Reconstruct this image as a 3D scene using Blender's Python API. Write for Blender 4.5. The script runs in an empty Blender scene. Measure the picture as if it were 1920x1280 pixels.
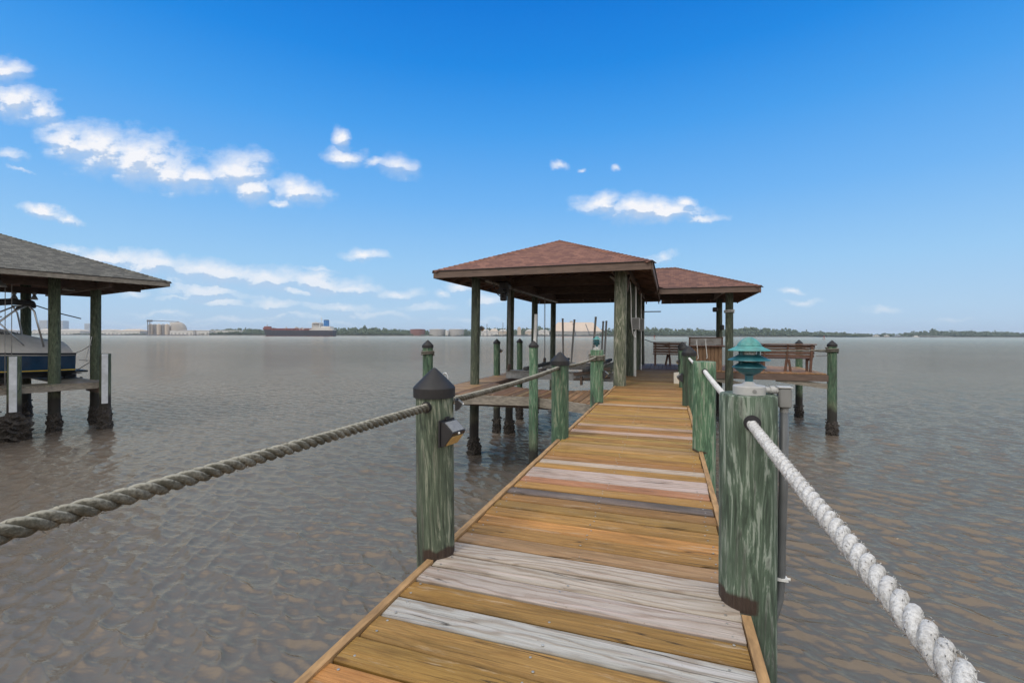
import bpy, math, random
from mathutils import Vector, Matrix
random.seed(7)
sc = bpy.context.scene
C = sc.collection
R = math.radians

# ------------------------------------------------------------------ camera
# world: x across the pier, y along the pier, water at z = 0, pier deck at z = 1.70
EYE = 2.88; DECK = 1.70; F = 868.0
TH = math.atan(294 / F); CT, ST = math.cos(TH), math.sin(TH)
cam = bpy.data.objects.new('camera', bpy.data.cameras.new('camera'))
C.objects.link(cam); sc.camera = cam
cam.location = (0, 0, EYE)
cam.rotation_euler = (Matrix.Rotation(TH, 4, 'Z') @ Matrix.Rotation(R(90), 4, 'X') @ Matrix.Rotation(R(0.15), 4, 'Z')).to_euler()
cam.data.sensor_width = 36; cam.data.lens = F / 1920 * 36
cam.data.shift_y = (628.3 - 640) / 1920
cam.data.clip_start = 0.05; cam.data.clip_end = 20000

def cw(X, Z, z):            # metres right of / ahead of the camera axis -> world
    return Vector((CT * X - ST * Z, ST * X + CT * Z, z))
def hz(px): return 628.3 + (px - 960) * 0.0026
def at(px, D, z): return cw((px - 960) / F * D, D, z)
def hgt(px, py, D): return EYE + (hz(px) - py) / F * D

# ------------------------------------------------------------------ sky, sun, exposure
SUN_EL, SUN_AZ = 48, 200
w = bpy.data.worlds.new('World'); sc.world = w; w.use_nodes = True
nt = w.node_tree; nt.nodes.clear()
class NB:
    """small node-building helper"""
    def __init__(s, nt): s.nt = nt
    def n(s, t, **k):
        o = s.nt.nodes.new(t)
        for a, b in k.items(): setattr(o, a, b)
        return o
    def l(s, a, b): s.nt.links.new(a, b)
    def put(s, sock, v):
        if v is None: return
        if hasattr(v, 'is_output') or isinstance(v, bpy.types.NodeSocket): s.l(v, sock)
        else: sock.default_value = v
    def m(s, op, a, b=None, c=None, clamp=False):
        o = s.n('ShaderNodeMath', operation=op, use_clamp=clamp)
        s.put(o.inputs[0], a); s.put(o.inputs[1], b)
        if c is not None: s.put(o.inputs[2], c)
        return o.outputs[0]
    def v(s, op, a, b=None, scale=None):
        o = s.n('ShaderNodeVectorMath', operation=op)
        s.put(o.inputs[0], a); s.put(o.inputs[1], b)
        if scale is not None: s.put(o.inputs['Scale'], scale)
        return o.outputs['Value'] if op in ('LENGTH', 'DOT_PRODUCT', 'DISTANCE') else o.outputs[0]
    def xyz(s, x, y, z):
        o = s.n('ShaderNodeCombineXYZ'); s.put(o.inputs[0], x); s.put(o.inputs[1], y); s.put(o.inputs[2], z); return o.outputs[0]
    def sep(s, a):
        o = s.n('ShaderNodeSeparateXYZ'); s.l(a, o.inputs[0]); return o.outputs
    def mapr(s, a, f0, f1, t0=0.0, t1=1.0, smooth=False):
        o = s.n('ShaderNodeMapRange', interpolation_type='SMOOTHSTEP' if smooth else 'LINEAR')
        s.l(a, o.inputs[0])
        for i, x in zip((1, 2, 3, 4), (f0, f1, t0, t1)): s.put(o.inputs[i], x)
        return o.outputs[0]
    def mix(s, f, a, b, mode='MIX'):
        o = s.n('ShaderNodeMix', data_type='RGBA', blend_type=mode)
        s.put(o.inputs[0], f); s.put(o.inputs[6], a); s.put(o.inputs[7], b); return o.outputs[2]
    def ramp(s, f, stops, interp='LINEAR'):
        o = s.n('ShaderNodeValToRGB'); s.l(f, o.inputs[0]); e = o.color_ramp.elements
        o.color_ramp.interpolation = interp
        while len(e) < len(stops): e.new(0.5)
        for k, (p, c) in enumerate(stops):
            e[k].position = p; e[k].color = (c, c, c, 1) if isinstance(c, (int, float)) else tuple(c) + (1,) * (4 - len(c))
        return o.outputs[0]
    def noise(s, vec, scale=1.0, detail=4.0, rough=0.55, dist=0.0, out=0):
        o = s.n('ShaderNodeTexNoise'); s.l(vec, o.inputs['Vector'])
        s.put(o.inputs['Scale'], scale); s.put(o.inputs['Detail'], detail); s.put(o.inputs['Roughness'], rough); s.put(o.inputs['Distortion'], dist)
        return o.outputs[out]

# cloud density as a function of the direction looked in: soft puffs broken by noise
g = bpy.data.node_groups.new('cloud_density', 'ShaderNodeTree')
g.interface.new_socket('P', in_out='INPUT', socket_type='NodeSocketVector')
g.interface.new_socket('D', in_out='OUTPUT', socket_type='NodeSocketFloat')
gb = NB(g)
gi = gb.n('NodeGroupInput'); go = gb.n('NodeGroupOutput')
P = gi.outputs[0]
warp = gb.noise(P, 14, 5, 0.6, out=1)
warp = gb.v('SCALE', gb.v('SUBTRACT', warp, (0.5, 0.5, 0.5)), None, 0.05)
P2 = gb.v('MULTIPLY', gb.v('ADD', P, warp), (1, 1, 0))
PUFFS = [ # px, py, rx, ry, tilt(deg, + = falls to the right), strength
 (5,136,46,20,8,1.1),(25,192,62,32,14,1.2),(78,212,36,20,18,1.1),(15,292,48,14,12,.5),(35,318,40,6,18,.45),
 (122,268,44,30,8,1.25),(185,285,70,40,8,1.3),(262,300,78,42,10,1.3),(322,322,46,32,10,1.15),(362,335,42,24,8,1.15),
 (440,322,56,34,-4,1.1),(472,352,34,24,30,1.05),(556,360,50,20,10,1.2),(522,382,40,9,5,.7),
 (80,400,42,10,10,1.0),(128,413,34,8,14,.8),
 (641,262,13,17,0,.9),(643,296,33,16,0,1.05),(747,316,36,22,10,.85),(702,306,24,13,0,.6),
 (1048,311,16,8,0,.7),(1092,316,12,6,0,.6),(1155,317,12,7,0,.7),
 (1122,378,42,15,-6,1.05),(1200,392,66,22,0,1.2),(1245,398,60,16,4,1.0),(1285,382,20,11,0,.8),(1310,410,42,8,2,.8),
 (205,487,66,15,6,1.1),(285,497,84,20,5,1.2),(390,514,100,20,6,1.2),(500,526,96,20,5,1.2),(595,534,76,17,4,1.15),(655,543,60,10,3,.9),
 (680,478,36,10,3,1.0),(385,549,66,14,4,1.1),(415,571,56,8,2,.9),(255,551,26,10,0,.8),(512,573,48,10,3,.95),
 (640,577,70,9,2,.8),(745,552,46,9,0,.9),(700,590,90,8,0,.6),(560,592,110,8,0,.55),(860,543,20,10,0,1.0),(828,556,18,8,0,.8),(912,567,28,12,0,1.0),
 (800,575,60,9,0,.6),(440,600,150,7,0,.5),(300,590,100,7,0,.5),
 (1240,480,40,11,-4,.6),(1490,545,28,6,2,.75),(1505,565,42,8,2,.7),
 (450,560,260,30,2,.28),(300,610,200,10,0,.35),(620,605,160,8,0,.35),(900,600,120,8,0,.4),(560,552,70,8,2,.7),(330,560,60,8,2,.6),(600,508,60,8,4,.4),(140,470,60,10,4,.6),(1655,582,46,10,4,.55),(1780,600,60,7,0,.4),
]
acc = None
for (px, py, rx, ry, tilt, st) in PUFFS:
    mp = gb.n('ShaderNodeMapping', vector_type='TEXTURE')
    gb.l(P2, mp.inputs[0])
    mp.inputs[1].default_value = ((px - 960) / F, (629 - py) / F, 0)
    mp.inputs[2].default_value = (0, 0, R(-tilt))
    mp.inputs[3].default_value = (rx / F * 1.2, ry / F * 1.24, 1)
    ln = gb.v('LENGTH', mp.outputs[0])
    f = gb.m('MULTIPLY_ADD', ln, -1.0, min(1.0, st) * 1.0)
    acc = f if acc is None else gb.m('MAXIMUM', acc, f)
acc = gb.m('MAXIMUM', acc, -2.0)
nz = gb.noise(gb.v('MULTIPLY', P, (1, 1.7, 1)), 20, 12, 0.60)
nz2 = gb.noise(gb.v('MULTIPLY', P, (1, 2.4, 1)), 7, 5, 0.55)
d = gb.m('ADD', gb.m('ADD', acc, .02), gb.m('MULTIPLY', gb.m('SUBTRACT', nz, 0.5), 1.25))
d = gb.m('ADD', d, gb.m('MULTIPLY', gb.m('SUBTRACT', nz2, 0.5), .45))
# the unseen overcast overhead is added outside this group
gb.l(d, go.inputs[0])

b = NB(nt)
tc = b.n('ShaderNodeTexCoord')
D_ = b.v('NORMALIZE', tc.outputs['Generated'])
fw = b.v('DOT_PRODUCT', D_, (-ST, CT, 0)); rt = b.v('DOT_PRODUCT', D_, (CT, ST, 0))
dz = b.sep(D_)[2]
fwc = b.m('MAXIMUM', fw, 0.05)
Pd = b.xyz(b.m('DIVIDE', rt, fwc), b.m('DIVIDE', dz, fwc), 0.0)
g1 = b.n('ShaderNodeGroup', node_tree=g); b.l(Pd, g1.inputs[0])
g2 = b.n('ShaderNodeGroup', node_tree=g); b.l(b.v('ADD', Pd, (-0.006, 0.014, 0)), g2.inputs[0])
front = b.mapr(fw, 0.15, 0.4, 0, 1, True)
den = b.m('POWER', b.mapr(g1.outputs[0], -0.25, 0.80, 0, 1), 1.25)
den = b.m('MULTIPLY', den, front)
shade = b.mapr(b.m('SUBTRACT', g2.outputs[0], g1.outputs[0]), -0.10, 0.17, 0, 1, True)
sky = b.n('ShaderNodeTexSky', sky_type='NISHITA', sun_disc=False)
sky.sun_elevation = R(SUN_EL); sky.sun_rotation = R(SUN_AZ)
sky.air_density = 1.0; sky.dust_density = 0.6; sky.ozone_density = 3.0
skyc = b.v('SCALE', sky.outputs[0], None, 0.09)
grad = b.ramp(dz, [(0.0, (.48, .64, .82)), (0.05, (.44, .65, .87)), (0.14, (.33, .61, .92)), (0.27, (.165, .47, .92)),
                   (0.40, (.060, .350, .87)), (0.50, (.012, .255, .79)), (0.58, (.003, .20, .72)), (1.0, (.003, .10, .50))])
base = b.mix(0.96, skyc, grad)
cl = b.mix(shade, (.97, .965, .985, 1), (.52, .64, .83, 1))
# distant clouds are dulled by the air in front of them
far = b.mapr(dz, 0.02, 0.16, 0.45, 1.0)
den = b.m('MULTIPLY', den, far)
col = b.mix(b.m('MULTIPLY', den, 0.94), base, cl)
# unseen pale overcast added overhead and behind the viewer for soft light
ov = b.m('MAXIMUM', b.mapr(dz, 0.592, 0.78, 0, 1), b.m('SUBTRACT', 1.0, b.mapr(fw, -0.1, 0.35, 0, 1, True)))
on = b.noise(D_, 3.0, 5, 0.55)
ovc = b.mix(on, (.90, .93, 1.0, 1), (1.75, 1.73, 1.70, 1))
col = b.mix(b.m('MULTIPLY', ov, 0.95), col, ovc)
bg = b.n('ShaderNodeBackground'); b.l(col, bg.inputs[0]); bg.inputs[1].default_value = 1.0
wo = b.n('ShaderNodeOutputWorld'); b.l(bg.outputs[0], wo.inputs[0])
w.cycles.sampling_method = 'MANUAL'; w.cycles.sample_map_resolution = 512

sl = bpy.data.lights.new('sun', 'SUN'); sl.energy = 1.45; sl.angle = R(14); sl.color = (1, .955, .89)
so = bpy.data.objects.new('sun', sl); C.objects.link(so)
# sun_rotation is measured from +Y clockwise seen from above
saz = R(SUN_AZ); sdir = Vector((math.sin(saz) * math.cos(R(SUN_EL)), math.cos(saz) * math.cos(R(SUN_EL)), math.sin(R(SUN_EL))))
so.rotation_euler = sdir.to_track_quat('Z', 'Y').to_euler(); so.location = (0, -20, 40)
sc.view_settings.view_transform = 'Standard'; sc.view_settings.look = 'None'
sc.view_settings.exposure = 0.0; sc.view_settings.gamma = 1.0
sc.cycles.max_bounces = 6; sc.cycles.caustics_reflective = False; sc.cycles.caustics_refractive = False
sc.cycles.use_denoising = True

# ------------------------------------------------------------------ mesh helpers
class MB:
    def __init__(s): s.v = []; s.f = []; s.mi = []; s.cur = 0; s.uv = None
    def add(s, vs, fs):
        o = len(s.v); s.v += [tuple(p) for p in vs]
        for f in fs: s.f.append(tuple(o + i for i in f)); s.mi.append(s.cur)
    def box(s, c, d, rz=0.0, M=None):
        hx, hy, hz_ = d[0] / 2, d[1] / 2, d[2] / 2
        vs = [Vector((x, y, z)) for z in (-hz_, hz_) for y in (-hy, hy) for x in (-hx, hx)]
        rot = M if M is not None else Matrix.Rotation(rz, 3, 'Z')
        vs = [rot @ p + Vector(c) for p in vs]
        s.add(vs, [(0, 2, 3, 1), (4, 5, 7, 6), (0, 1, 5, 4), (2, 6, 7, 3), (0, 4, 6, 2), (1, 3, 7, 5)])
    def bbox(s, x0, x1, y0, y1, z0, z1): s.box(((x0 + x1) / 2, (y0 + y1) / 2, (z0 + z1) / 2), (x1 - x0, y1 - y0, z1 - z0))
    def cbox(s, c, d, ch=0.005, rz=0.0, M=None):
        """box with chamfered edges (octagonal section about z plus top/bottom inset)"""
        hx, hy, h = d[0] / 2, d[1] / 2, d[2] / 2; ch = min(ch, hx * .45, hy * .45, h * .45)
        def ring(i, z):
            x, y = hx - i, hy - i
            return [(-x + ch, -y, z), (x - ch, -y, z), (x, -y + ch, z), (x, y - ch, z), (x - ch, y, z), (-x + ch, y, z), (-x, y - ch, z), (-x, -y + ch, z)]
        rot = M if M is not None else Matrix.Rotation(rz, 3, 'Z')
        vs = []
        for i, z in ((ch, -h), (0, -h + ch), (0, h - ch), (ch, h)): vs += [rot @ Vector(p) + Vector(c) for p in ring(i, z)]
        fs = [tuple(reversed(range(8))), tuple(range(24, 32))]
        for k in range(3):
            for j in range(8): fs.append((k * 8 + j, k * 8 + (j + 1) % 8, (k + 1) * 8 + (j + 1) % 8, (k + 1) * 8 + j))
        s.add(vs, fs)
    def bar(s, a, b_, wd, ht, up=Vector((0, 0, 1))):
        a = Vector(a); b_ = Vector(b_); d = (b_ - a); L = d.length; d.normalize()
        sd = d.cross(up).normalized(); u = sd.cross(d)
        M = Matrix((sd, d, u)).transposed()
        s.box((a + b_) / 2, (wd, L, ht), M=M)
    def tube(s, pts, rad, n=8, cap=True, jit=0.0):
        pts = [Vector(p) for p in pts]; m = len(pts)
        if not isinstance(rad, (list, tuple)): rad = [rad] * m
        vs = []; prev = None
        for i, p in enumerate(pts):
            t = (pts[min(i + 1, m - 1)] - pts[max(i - 1, 0)]).normalized()
            if prev is None:
                ref = Vector((0, 0, 1)) if abs(t.z) < .9 else Vector((1, 0, 0)); u = t.cross(ref).normalized()
            else:
                u = (prev - t * prev.dot(t)).normalized()
            prev = u; v_ = t.cross(u)
            for k in range(n):
                a = 2 * math.pi * k / n; r = rad[i] * (1 + random.uniform(-jit, jit))
                vs.append(p + (u * math.cos(a) + v_ * math.sin(a)) * r)
        fs = [(i * n + k, i * n + (k + 1) % n, (i + 1) * n + (k + 1) % n, (i + 1) * n + k) for i in range(m - 1) for k in range(n)]
        if cap: fs += [tuple(reversed(range(n))), tuple(range((m - 1) * n, m * n))]
        s.add(vs, fs)
    def lathe(s, prof, c=(0, 0, 0), n=24, jit=0.0):
        c = Vector(c); m = len(prof); vs = []
        for r, z in prof:
            for k in range(n):
                a = 2 * math.pi * k / n; q = r * (1 + random.uniform(-jit, jit))
                vs.append(c + Vector((q * math.cos(a), q * math.sin(a), z)))
        fs = [(i * n + k, i * n + (k + 1) % n, (i + 1) * n + (k + 1) % n, (i + 1) * n + k) for i in range(m - 1) for k in range(n)]
        fs += [tuple(reversed(range(n))), tuple(range((m - 1) * n, m * n))]
        s.add(vs, fs)
    def build(s, name, mats, parent=None, smooth=False, at_=None, angle=None):
        me = bpy.data.meshes.new(name)
        vs = s.v
        org = Vector(at_) if at_ is not None else Vector((0, 0, 0))
        if at_ is not None: vs = [(x - org.x, y - org.y, z - org.z) for x, y, z in vs]
        me.from_pydata(vs, [], s.f)
        if not isinstance(mats, (list, tuple)): mats = [mats]
        for m in mats: me.materials.append(m)
        if len(mats) > 1: me.polygons.foreach_set('material_index', s.mi)
        if smooth:
            me.polygons.foreach_set('use_smooth', [True] * len(me.polygons))
            if angle: me.set_sharp_from_angle(angle=R(angle))
        me.update()
        o = bpy.data.objects.new(name, me); C.objects.link(o)
        if parent is not None: o.parent = parent
        o.location = org
        if parent is not None and at_ is not None: o.location = org
        return o
def empty(name, loc=(0, 0, 0), rz=0.0):
    o = bpy.data.objects.new(name, None); C.objects.link(o); o.location = loc; o.rotation_euler = (0, 0, rz)
    o.empty_display_size = 0.2; return o
def tag(o, label=None, cat=None, group=None, kind=None):
    if label: o['label'] = label
    if cat: o['category'] = cat
    if group: o['group'] = group
    if kind: o['kind'] = kind
    return o
def copy_tree(o, parent=None):
    c = o.copy(); C.objects.link(c)
    if parent is not None: c.parent = parent
    for ch in list(o.children): copy_tree(ch, c)
    return c

# ------------------------------------------------------------------ materials
def mat(name, fn, **k):
    m = bpy.data.materials.new(name); m.use_nodes = True; n = NB(m.node_tree)
    p = m.node_tree.nodes['Principled BSDF']
    fn(n, p, **k); return m
def posw(n): return n.n('ShaderNodeNewGeometry').outputs['Position']
def objc(n): return n.n('ShaderNodeTexCoord').outputs['Object']
def bump(n, p, h, strength=0.4, dist=0.01):
    o = n.n('ShaderNodeBump'); n.put(o.inputs['Strength'], strength); n.put(o.inputs['Distance'], dist); n.l(h, o.inputs['Height']); n.l(o.outputs[0], p.inputs['Normal'])
def sc3(n, v, s): return n.v('MULTIPLY', v, s)

def _plain(n, p, col, rough=.6, var=.25, scale=8, metal=0.0, bumpd=0.0, stretch=(1, 1, 1), dirt=None):
    v = sc3(n, posw(n), stretch); z = n.noise(v, scale, 5, .6)
    dk = tuple(c * (1 - var) for c in col); lt = tuple(min(1, c * (1 + var)) for c in col)
    c = n.ramp(z, [(.3, dk), (.7, lt)])
    if dirt:
        z2 = n.noise(v, scale * .35, 6, .7); c = n.mix(n.mapr(z2, .5, .72, 0, .8), c, tuple(dirt) + (1,))
    n.l(c, p.inputs['Base Color']); p.inputs['Roughness'].default_value = rough; p.inputs['Metallic'].default_value = metal
    if bumpd: bump(n, p, z, .5, bumpd)
def plain(name, col, **k): return mat(name, _plain, col=col, **k)

def _pile(n, p, dark, mid, pale, stain=0.0, wet=0.66, bias=0.0, cracks=True):
    v = posw(n); o = objc(n)
    z = n.sep(v)[2]
    # long vertical streaks of paint worn down to pale wood
    s1 = n.noise(sc3(n, v, (15, 15, 1.9)), 1, 6, .62, 3.0)
    s2 = n.noise(sc3(n, v, (90, 90, 5.0)), 1, 6, .70, 1.2)
    big = n.noise(sc3(n, v, (5, 5, .9)), 1, 4, .6, .8)
    f = n.m('ADD', n.m('MULTIPLY', s1, .72), n.m('MULTIPLY', s2, .28))
    f = n.m('ADD', f, bias)
    c = n.ramp(f, [(.37, dark), (.445, tuple(a * .75 for a in mid)), (.49, mid), (.535, tuple(a * 1.3 for a in mid)), (.575, pale), (.70, tuple(min(1, a * 1.25) for a in pale))])
    c = n.mix(n.mapr(n.m('ADD', n.m('MULTIPLY', big, .6), n.m('MULTIPLY', s1, .4)), .525, .60, 0, .8), c, (.020, .024, .016, 1))
    c = n.mix(n.mapr(n.noise(sc3(n, v, (7, 7, 2)), 1, 3, .5), .6, .7, 0, .35), c, tuple(a * 1.1 for a in mid) + (1,))
    ck = n.m('ABSOLUTE', n.m('SUBTRACT', n.noise(sc3(n, v, (22, 22, .55)), 1, 2, .5, .3), .5))
    ckm = n.mapr(ck, 0.0, 0.012, 1, 0)
    gate = n.mapr(n.noise(sc3(n, v, (6, 6, 1.1)), 1, 2), .5, .6, 0, 1)
    ckm = n.m('MULTIPLY', ckm, gate)
    c = n.mix(n.m('MULTIPLY', ckm, .85), c, (.012, .012, .01, 1))
    if stain:
        e = n.m('ADD', z, n.m('MULTIPLY', n.noise(sc3(n, v, (14, 14, 4)), 1, 4), -.07))
        sm = n.mapr(e, DECK + stain - .03, DECK + stain - .045, 0, 1)
        xs = n.m('ABSOLUTE', n.m('ADD', n.sep(v)[0], .433)); side = n.mapr(n.m('ADD', xs, n.m('MULTIPLY', n.noise(sc3(n, v, (20, 20, 8)), 1, 3), .03)), .82, .80, 0, 1)
        c = n.mix(n.m('MULTIPLY', n.m('MULTIPLY', sm, side), n.mapr(z, DECK - .012, DECK - .004, 0, .93)), c, (.045, .022, .014, 1))
    e = n.m('ADD', z, n.m('MULTIPLY', n.noise(sc3(n, v, (6, 6, 2)), 1, 4), -.35))
    wm = n.mapr(e, wet - .15, wet - .32, 0, 1)
    c = n.mix(n.mapr(e, wet + .1, wet - .15, 0, .35), c, (.16, .14, .09, 1))
    c = n.mix(n.m('MULTIPLY', wm, .95), c, (.018, .015, .012, 1))
    n.l(c, p.inputs['Base Color']); p.inputs['Roughness'].default_value = .8
    h = n.m('SUBTRACT', n.m('ADD', s2, n.m('MULTIPLY', s1, .6)), n.m('MULTIPLY', ckm, 1.5))
    bump(n, p, h, .8, .014)
M_pile = mat('green_pile', _pile, dark=(.022, .045, .026), mid=(.058, .110, .062), pale=(.17, .20, .13))
M_pile_near = mat('weathered_green_pile', _pile, dark=(.020, .030, .019), mid=(.088, .112, .072), pale=(.29, .30, .22), stain=.050, bias=.01)
M_pile_lamp = mat('pale_streaked_green_pile', _pile, dark=(.034, .048, .032), mid=(.082, .118, .078), pale=(.29, .33, .265), stain=.065, bias=.015)
M_pile_bright = mat('bright_green_pile', _pile, dark=(.034, .068, .040), mid=(.085, .165, .092), pale=(.27, .31, .22), bias=.01, stain=.02)
M_post = mat('olive_post', _pile, dark=(.022, .027, .017), mid=(.055, .068, .042), pale=(.16, .16, .115), bias=-.01)
M_post_pale = mat('lichen_post', _pile, dark=(.045, .052, .036), mid=(.100, .115, .072), pale=(.27, .26, .20), bias=.03)
M_npost = mat('dark_olive_post', _pile, dark=(.020, .024, .015), mid=(.072, .092, .052), pale=(.16, .17, .11), bias=-.01, wet=.95)

def _crust(n, p):
    v = posw(n); a = n.noise(v, 26, 6, .7); vo = n.n('ShaderNodeTexVoronoi'); n.l(v, vo.inputs['Vector']); vo.inputs['Scale'].default_value = 30
    c = n.ramp(a, [(.35, (.012, .010, .008)), (.55, (.045, .036, .028)), (.72, (.12, .10, .08))])
    n.l(c, p.inputs['Base Color']); p.inputs['Roughness'].default_value = .75; bump(n, p, vo.outputs[0], .9, .03)
M_crust = mat('oyster_crust', _crust)

def _plank(n, p):
    at_ = n.n('ShaderNodeAttribute', attribute_name='pcol'); co = n.n('ShaderNodeAttribute', attribute_name='pco').outputs['Vector']
    pm = n.n('ShaderNodeAttribute', attribute_name='pmix').outputs['Fac']     # 1 = pale bare board
    base = at_.outputs['Color']
    sx = n.sep(co)
    # growth-ring figure: distorted bands running along the board
    w1 = n.noise(sc3(n, co, (1.6, 7.0, 1)), 1, 3, .5)
    w2 = n.noise(sc3(n, co, (.7, 2.5, 1)), 1, 2, .5)
    ph = n.m('ADD', n.m('MULTIPLY', sx[1], 150.0), n.m('ADD', n.m('MULTIPLY', w1, 34.0), n.m('MULTIPLY', w2, 30.0)))
    ring = n.m('MULTIPLY_ADD', n.m('SINE', ph), .5, .5)
    ring = n.m('POWER', ring, 2.5)
    fib = n.noise(sc3(n, co, (3.5, 150, 1)), 1, 5, .65)
    fib2 = n.noise(sc3(n, co, (1.2, 46, 1)), 1, 5, .65, .2)
    pat = n.noise(sc3(n, co, (1.3, 8, 1)), 1, 7, .7, .3)
    pat2 = n.noise(sc3(n, co, (2.6, 22, 1.3)), 1, 8, .72, .2)
    c = n.mix(n.m('MULTIPLY', ring, n.m('MULTIPLY_ADD', pm, .38, .25)), base, n.mix(1.0, base, (.50, .38, .30, 1), 'MULTIPLY'))
    c = n.mix(n.m('MULTIPLY', n.mapr(fib, .36, .64, .75, 0), n.m('MULTIPLY_ADD', pm, -.5, 1.0)), c, n.mix(1.0, base, (.45, .36, .26, 1), 'MULTIPLY'))
    c = n.mix(n.mapr(fib2, .52, .68, 0, .5), c, n.mix(1.0, base, (1.28, 1.2, 1.3, 1), 'MULTIPLY'))
    # stained boards: worn spots showing pale wood, and green-black mould
    worn = n.m('MULTIPLY', n.mapr(pat2, .575, .63, 0, 1), n.m('SUBTRACT', 1.0, pm))
    c = n.mix(n.m('MULTIPLY', worn, .55), c, (.50, .39, .27, 1))
    mould = n.m('MULTIPLY', n.mapr(pat, .50, .64, 0, 1), n.m('MULTIPLY_ADD', pm, -.6, .85))
    c = n.mix(mould, c, n.mix(1.0, base, (.34, .33, .24, 1), 'MULTIPLY'))
    dots = n.noise(sc3(n, co, (60, 90, 1)), 1, 3, .6)
    c = n.mix(n.mapr(dots, .66, .72, 0, .45), c, (.10, .06, .03, 1))
    # knots
    vo = n.n('ShaderNodeTexVoronoi'); n.l(sc3(n, co, (1.7, 6.0, 1)), vo.inputs['Vector']); vo.inputs['Scale'].default_value = 1.0
    kn = n.mapr(vo.outputs['Distance'], .04, .09, 1, 0); gate = n.m('GREATER_THAN', n.sep(vo.outputs['Color'])[0], .72)
    c = n.mix(n.m('MULTIPLY', n.m('MULTIPLY', kn, gate), .7), c, n.mix(1.0, base, (.28, .2, .15, 1), 'MULTIPLY'))
    # grime gathered along the board edges, and broad tone changes along the board
    ed = n.m('ADD', n.m('ABSOLUTE', sx[1]), n.m('MULTIPLY', n.noise(sc3(n, co, (3, 18, 1)), 1, 5, .65), .035))
    c = n.mix(n.m('MULTIPLY', n.mapr(ed, .072, .088, 0, 1), n.m('MULTIPLY_ADD', pm, -.35, .75)), c, n.mix(1.0, base, (.26, .24, .20, 1), 'MULTIPLY'))
    tone = n.noise(sc3(n, co, (.8, 5, 2.1)), 1, 4, .6)
    c = n.mix(n.m('MULTIPLY', n.mapr(tone, .35, .60, .5, 0), n.m('SUBTRACT', 1.0, pm)), c, n.mix(1.0, base, (.62, .60, .55, 1), 'MULTIPLY'))
    c = n.mix(n.m('MULTIPLY', n.mapr(tone, .52, .72, 0, .55), n.m('SUBTRACT', 1.0, pm)), c, n.mix(1.0, base, (1.30, 1.12, .95, 1), 'MULTIPLY'))
    # long drying splits
    ck = n.m('ABSOLUTE', n.m('SUBTRACT', n.noise(sc3(n, co, (.7, 16, 1.7)), 1, 2, .5), .5))
    ckm = n.m('MULTIPLY', n.mapr(ck, 0, .010, 1, 0), n.mapr(n.noise(sc3(n, co, (1.5, 5, 2)), 1, 2), .52, .6, 0, 1))
    c = n.mix(n.m('MULTIPLY', ckm, .8), c, (.03, .02, .012, 1))
    n.l(c, p.inputs['Base Color']); p.inputs['Roughness'].default_value = .62; p.inputs['Specular IOR Level'].default_value = .3
    h = n.m('SUBTRACT', n.m('ADD', n.m('MULTIPLY', fib, .9), n.m('MULTIPLY', ring, .35)), n.m('MULTIPLY', ckm, 2.0))
    bump(n, p, h, .7, .006)
M_plank = mat('deck_planks', _plank)
M_beam = plain('dark_timber', (.10, .068, .05), rough=.8, var=.4, scale=3, stretch=(2, 2, 9), bumpd=.01)
M_ceil = plain('dark_ceiling_timber', (.17, .098, .070), rough=.8, var=.45, scale=2.5, stretch=(1.2, 7, 7))
M_fascia = plain('brown_fascia', (.115, .075, .055), rough=.75, var=.3, scale=3, stretch=(1, 1, 8))
M_greyt = plain('grey_timber', (.23, .20, .16), rough=.85, var=.35, scale=4, stretch=(2, 2, 8), dirt=(.08, .07, .05))
M_trim = plain('tan_timber', (.34, .20, .085), rough=.8, var=.35, scale=7, stretch=(4, 1, 4), dirt=(.14, .08, .035))
M_cap = plain('black_plastic', (.007, .0065, .0068), rough=.62, var=.4, scale=14, dirt=(.022, .019, .018))
M_black = plain('black_housing', (.014, .014, .016), rough=.42, var=.2)
M_amber = plain('amber_lens', (.45, .30, .12), rough=.25, var=.2, scale=40)
M_panel = plain('solar_panel', (.20, .20, .19), rough=.2, var=.2, scale=60)
M_teal = plain('teal_enamel', (.060, .225, .205), rough=.5, var=.35, scale=30, dirt=(.20, .33, .30))
M_teald = plain('dark_teal_enamel', (.018, .105, .125), rough=.45, var=.35, scale=30, dirt=(.06, .18, .19))
M_lens = plain('lamp_glass', (.60, .58, .50), rough=.15, var=.1)
M_pvc = plain('pale_grey_plastic', (.42, .41, .385), rough=.5, var=.12, scale=10, dirt=(.36, .34, .30))
M_gbox = plain('grey_plastic_box', (.20, .197, .185), rough=.55, var=.12, scale=8)
M_cond = plain('dark_grey_conduit', (.095, .10, .10), rough=.5, var=.2)
M_white = plain('white_plastic', (.72, .71, .67), rough=.5, var=.1, dirt=(.5, .48, .42))
M_alu = plain('galvanised_metal', (.26, .26, .25), rough=.5, metal=.5, var=.3, scale=6, dirt=(.10, .08, .06))
M_steel = plain('stainless_tube', (.55, .55, .54), rough=.3, metal=.9, var=.1)
M_wire = plain('steel_cable', (.22, .21, .20), rough=.5, metal=.5)
M_screw = plain('screw_heads', (.42, .40, .36), rough=.4, metal=.7, var=.3, scale=30)
M_brown = plain('brown_bench_timber', (.16, .086, .058), rough=.7, var=.35, scale=5, stretch=(3, 3, 8))
M_brownl = plain('warm_cabinet_timber', (.20, .115, .06), rough=.75, var=.4, scale=4, stretch=(8, 8, 1.2), dirt=(.10, .055, .03))
M_cut = plain('worn_cutting_board', (.42, .39, .35), rough=.6, var=.15, scale=12, dirt=(.22, .17, .13))
M_carpet = plain('dark_bunk_carpet', (.035, .034, .033), rough=.95, var=.3, scale=20)

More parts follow.
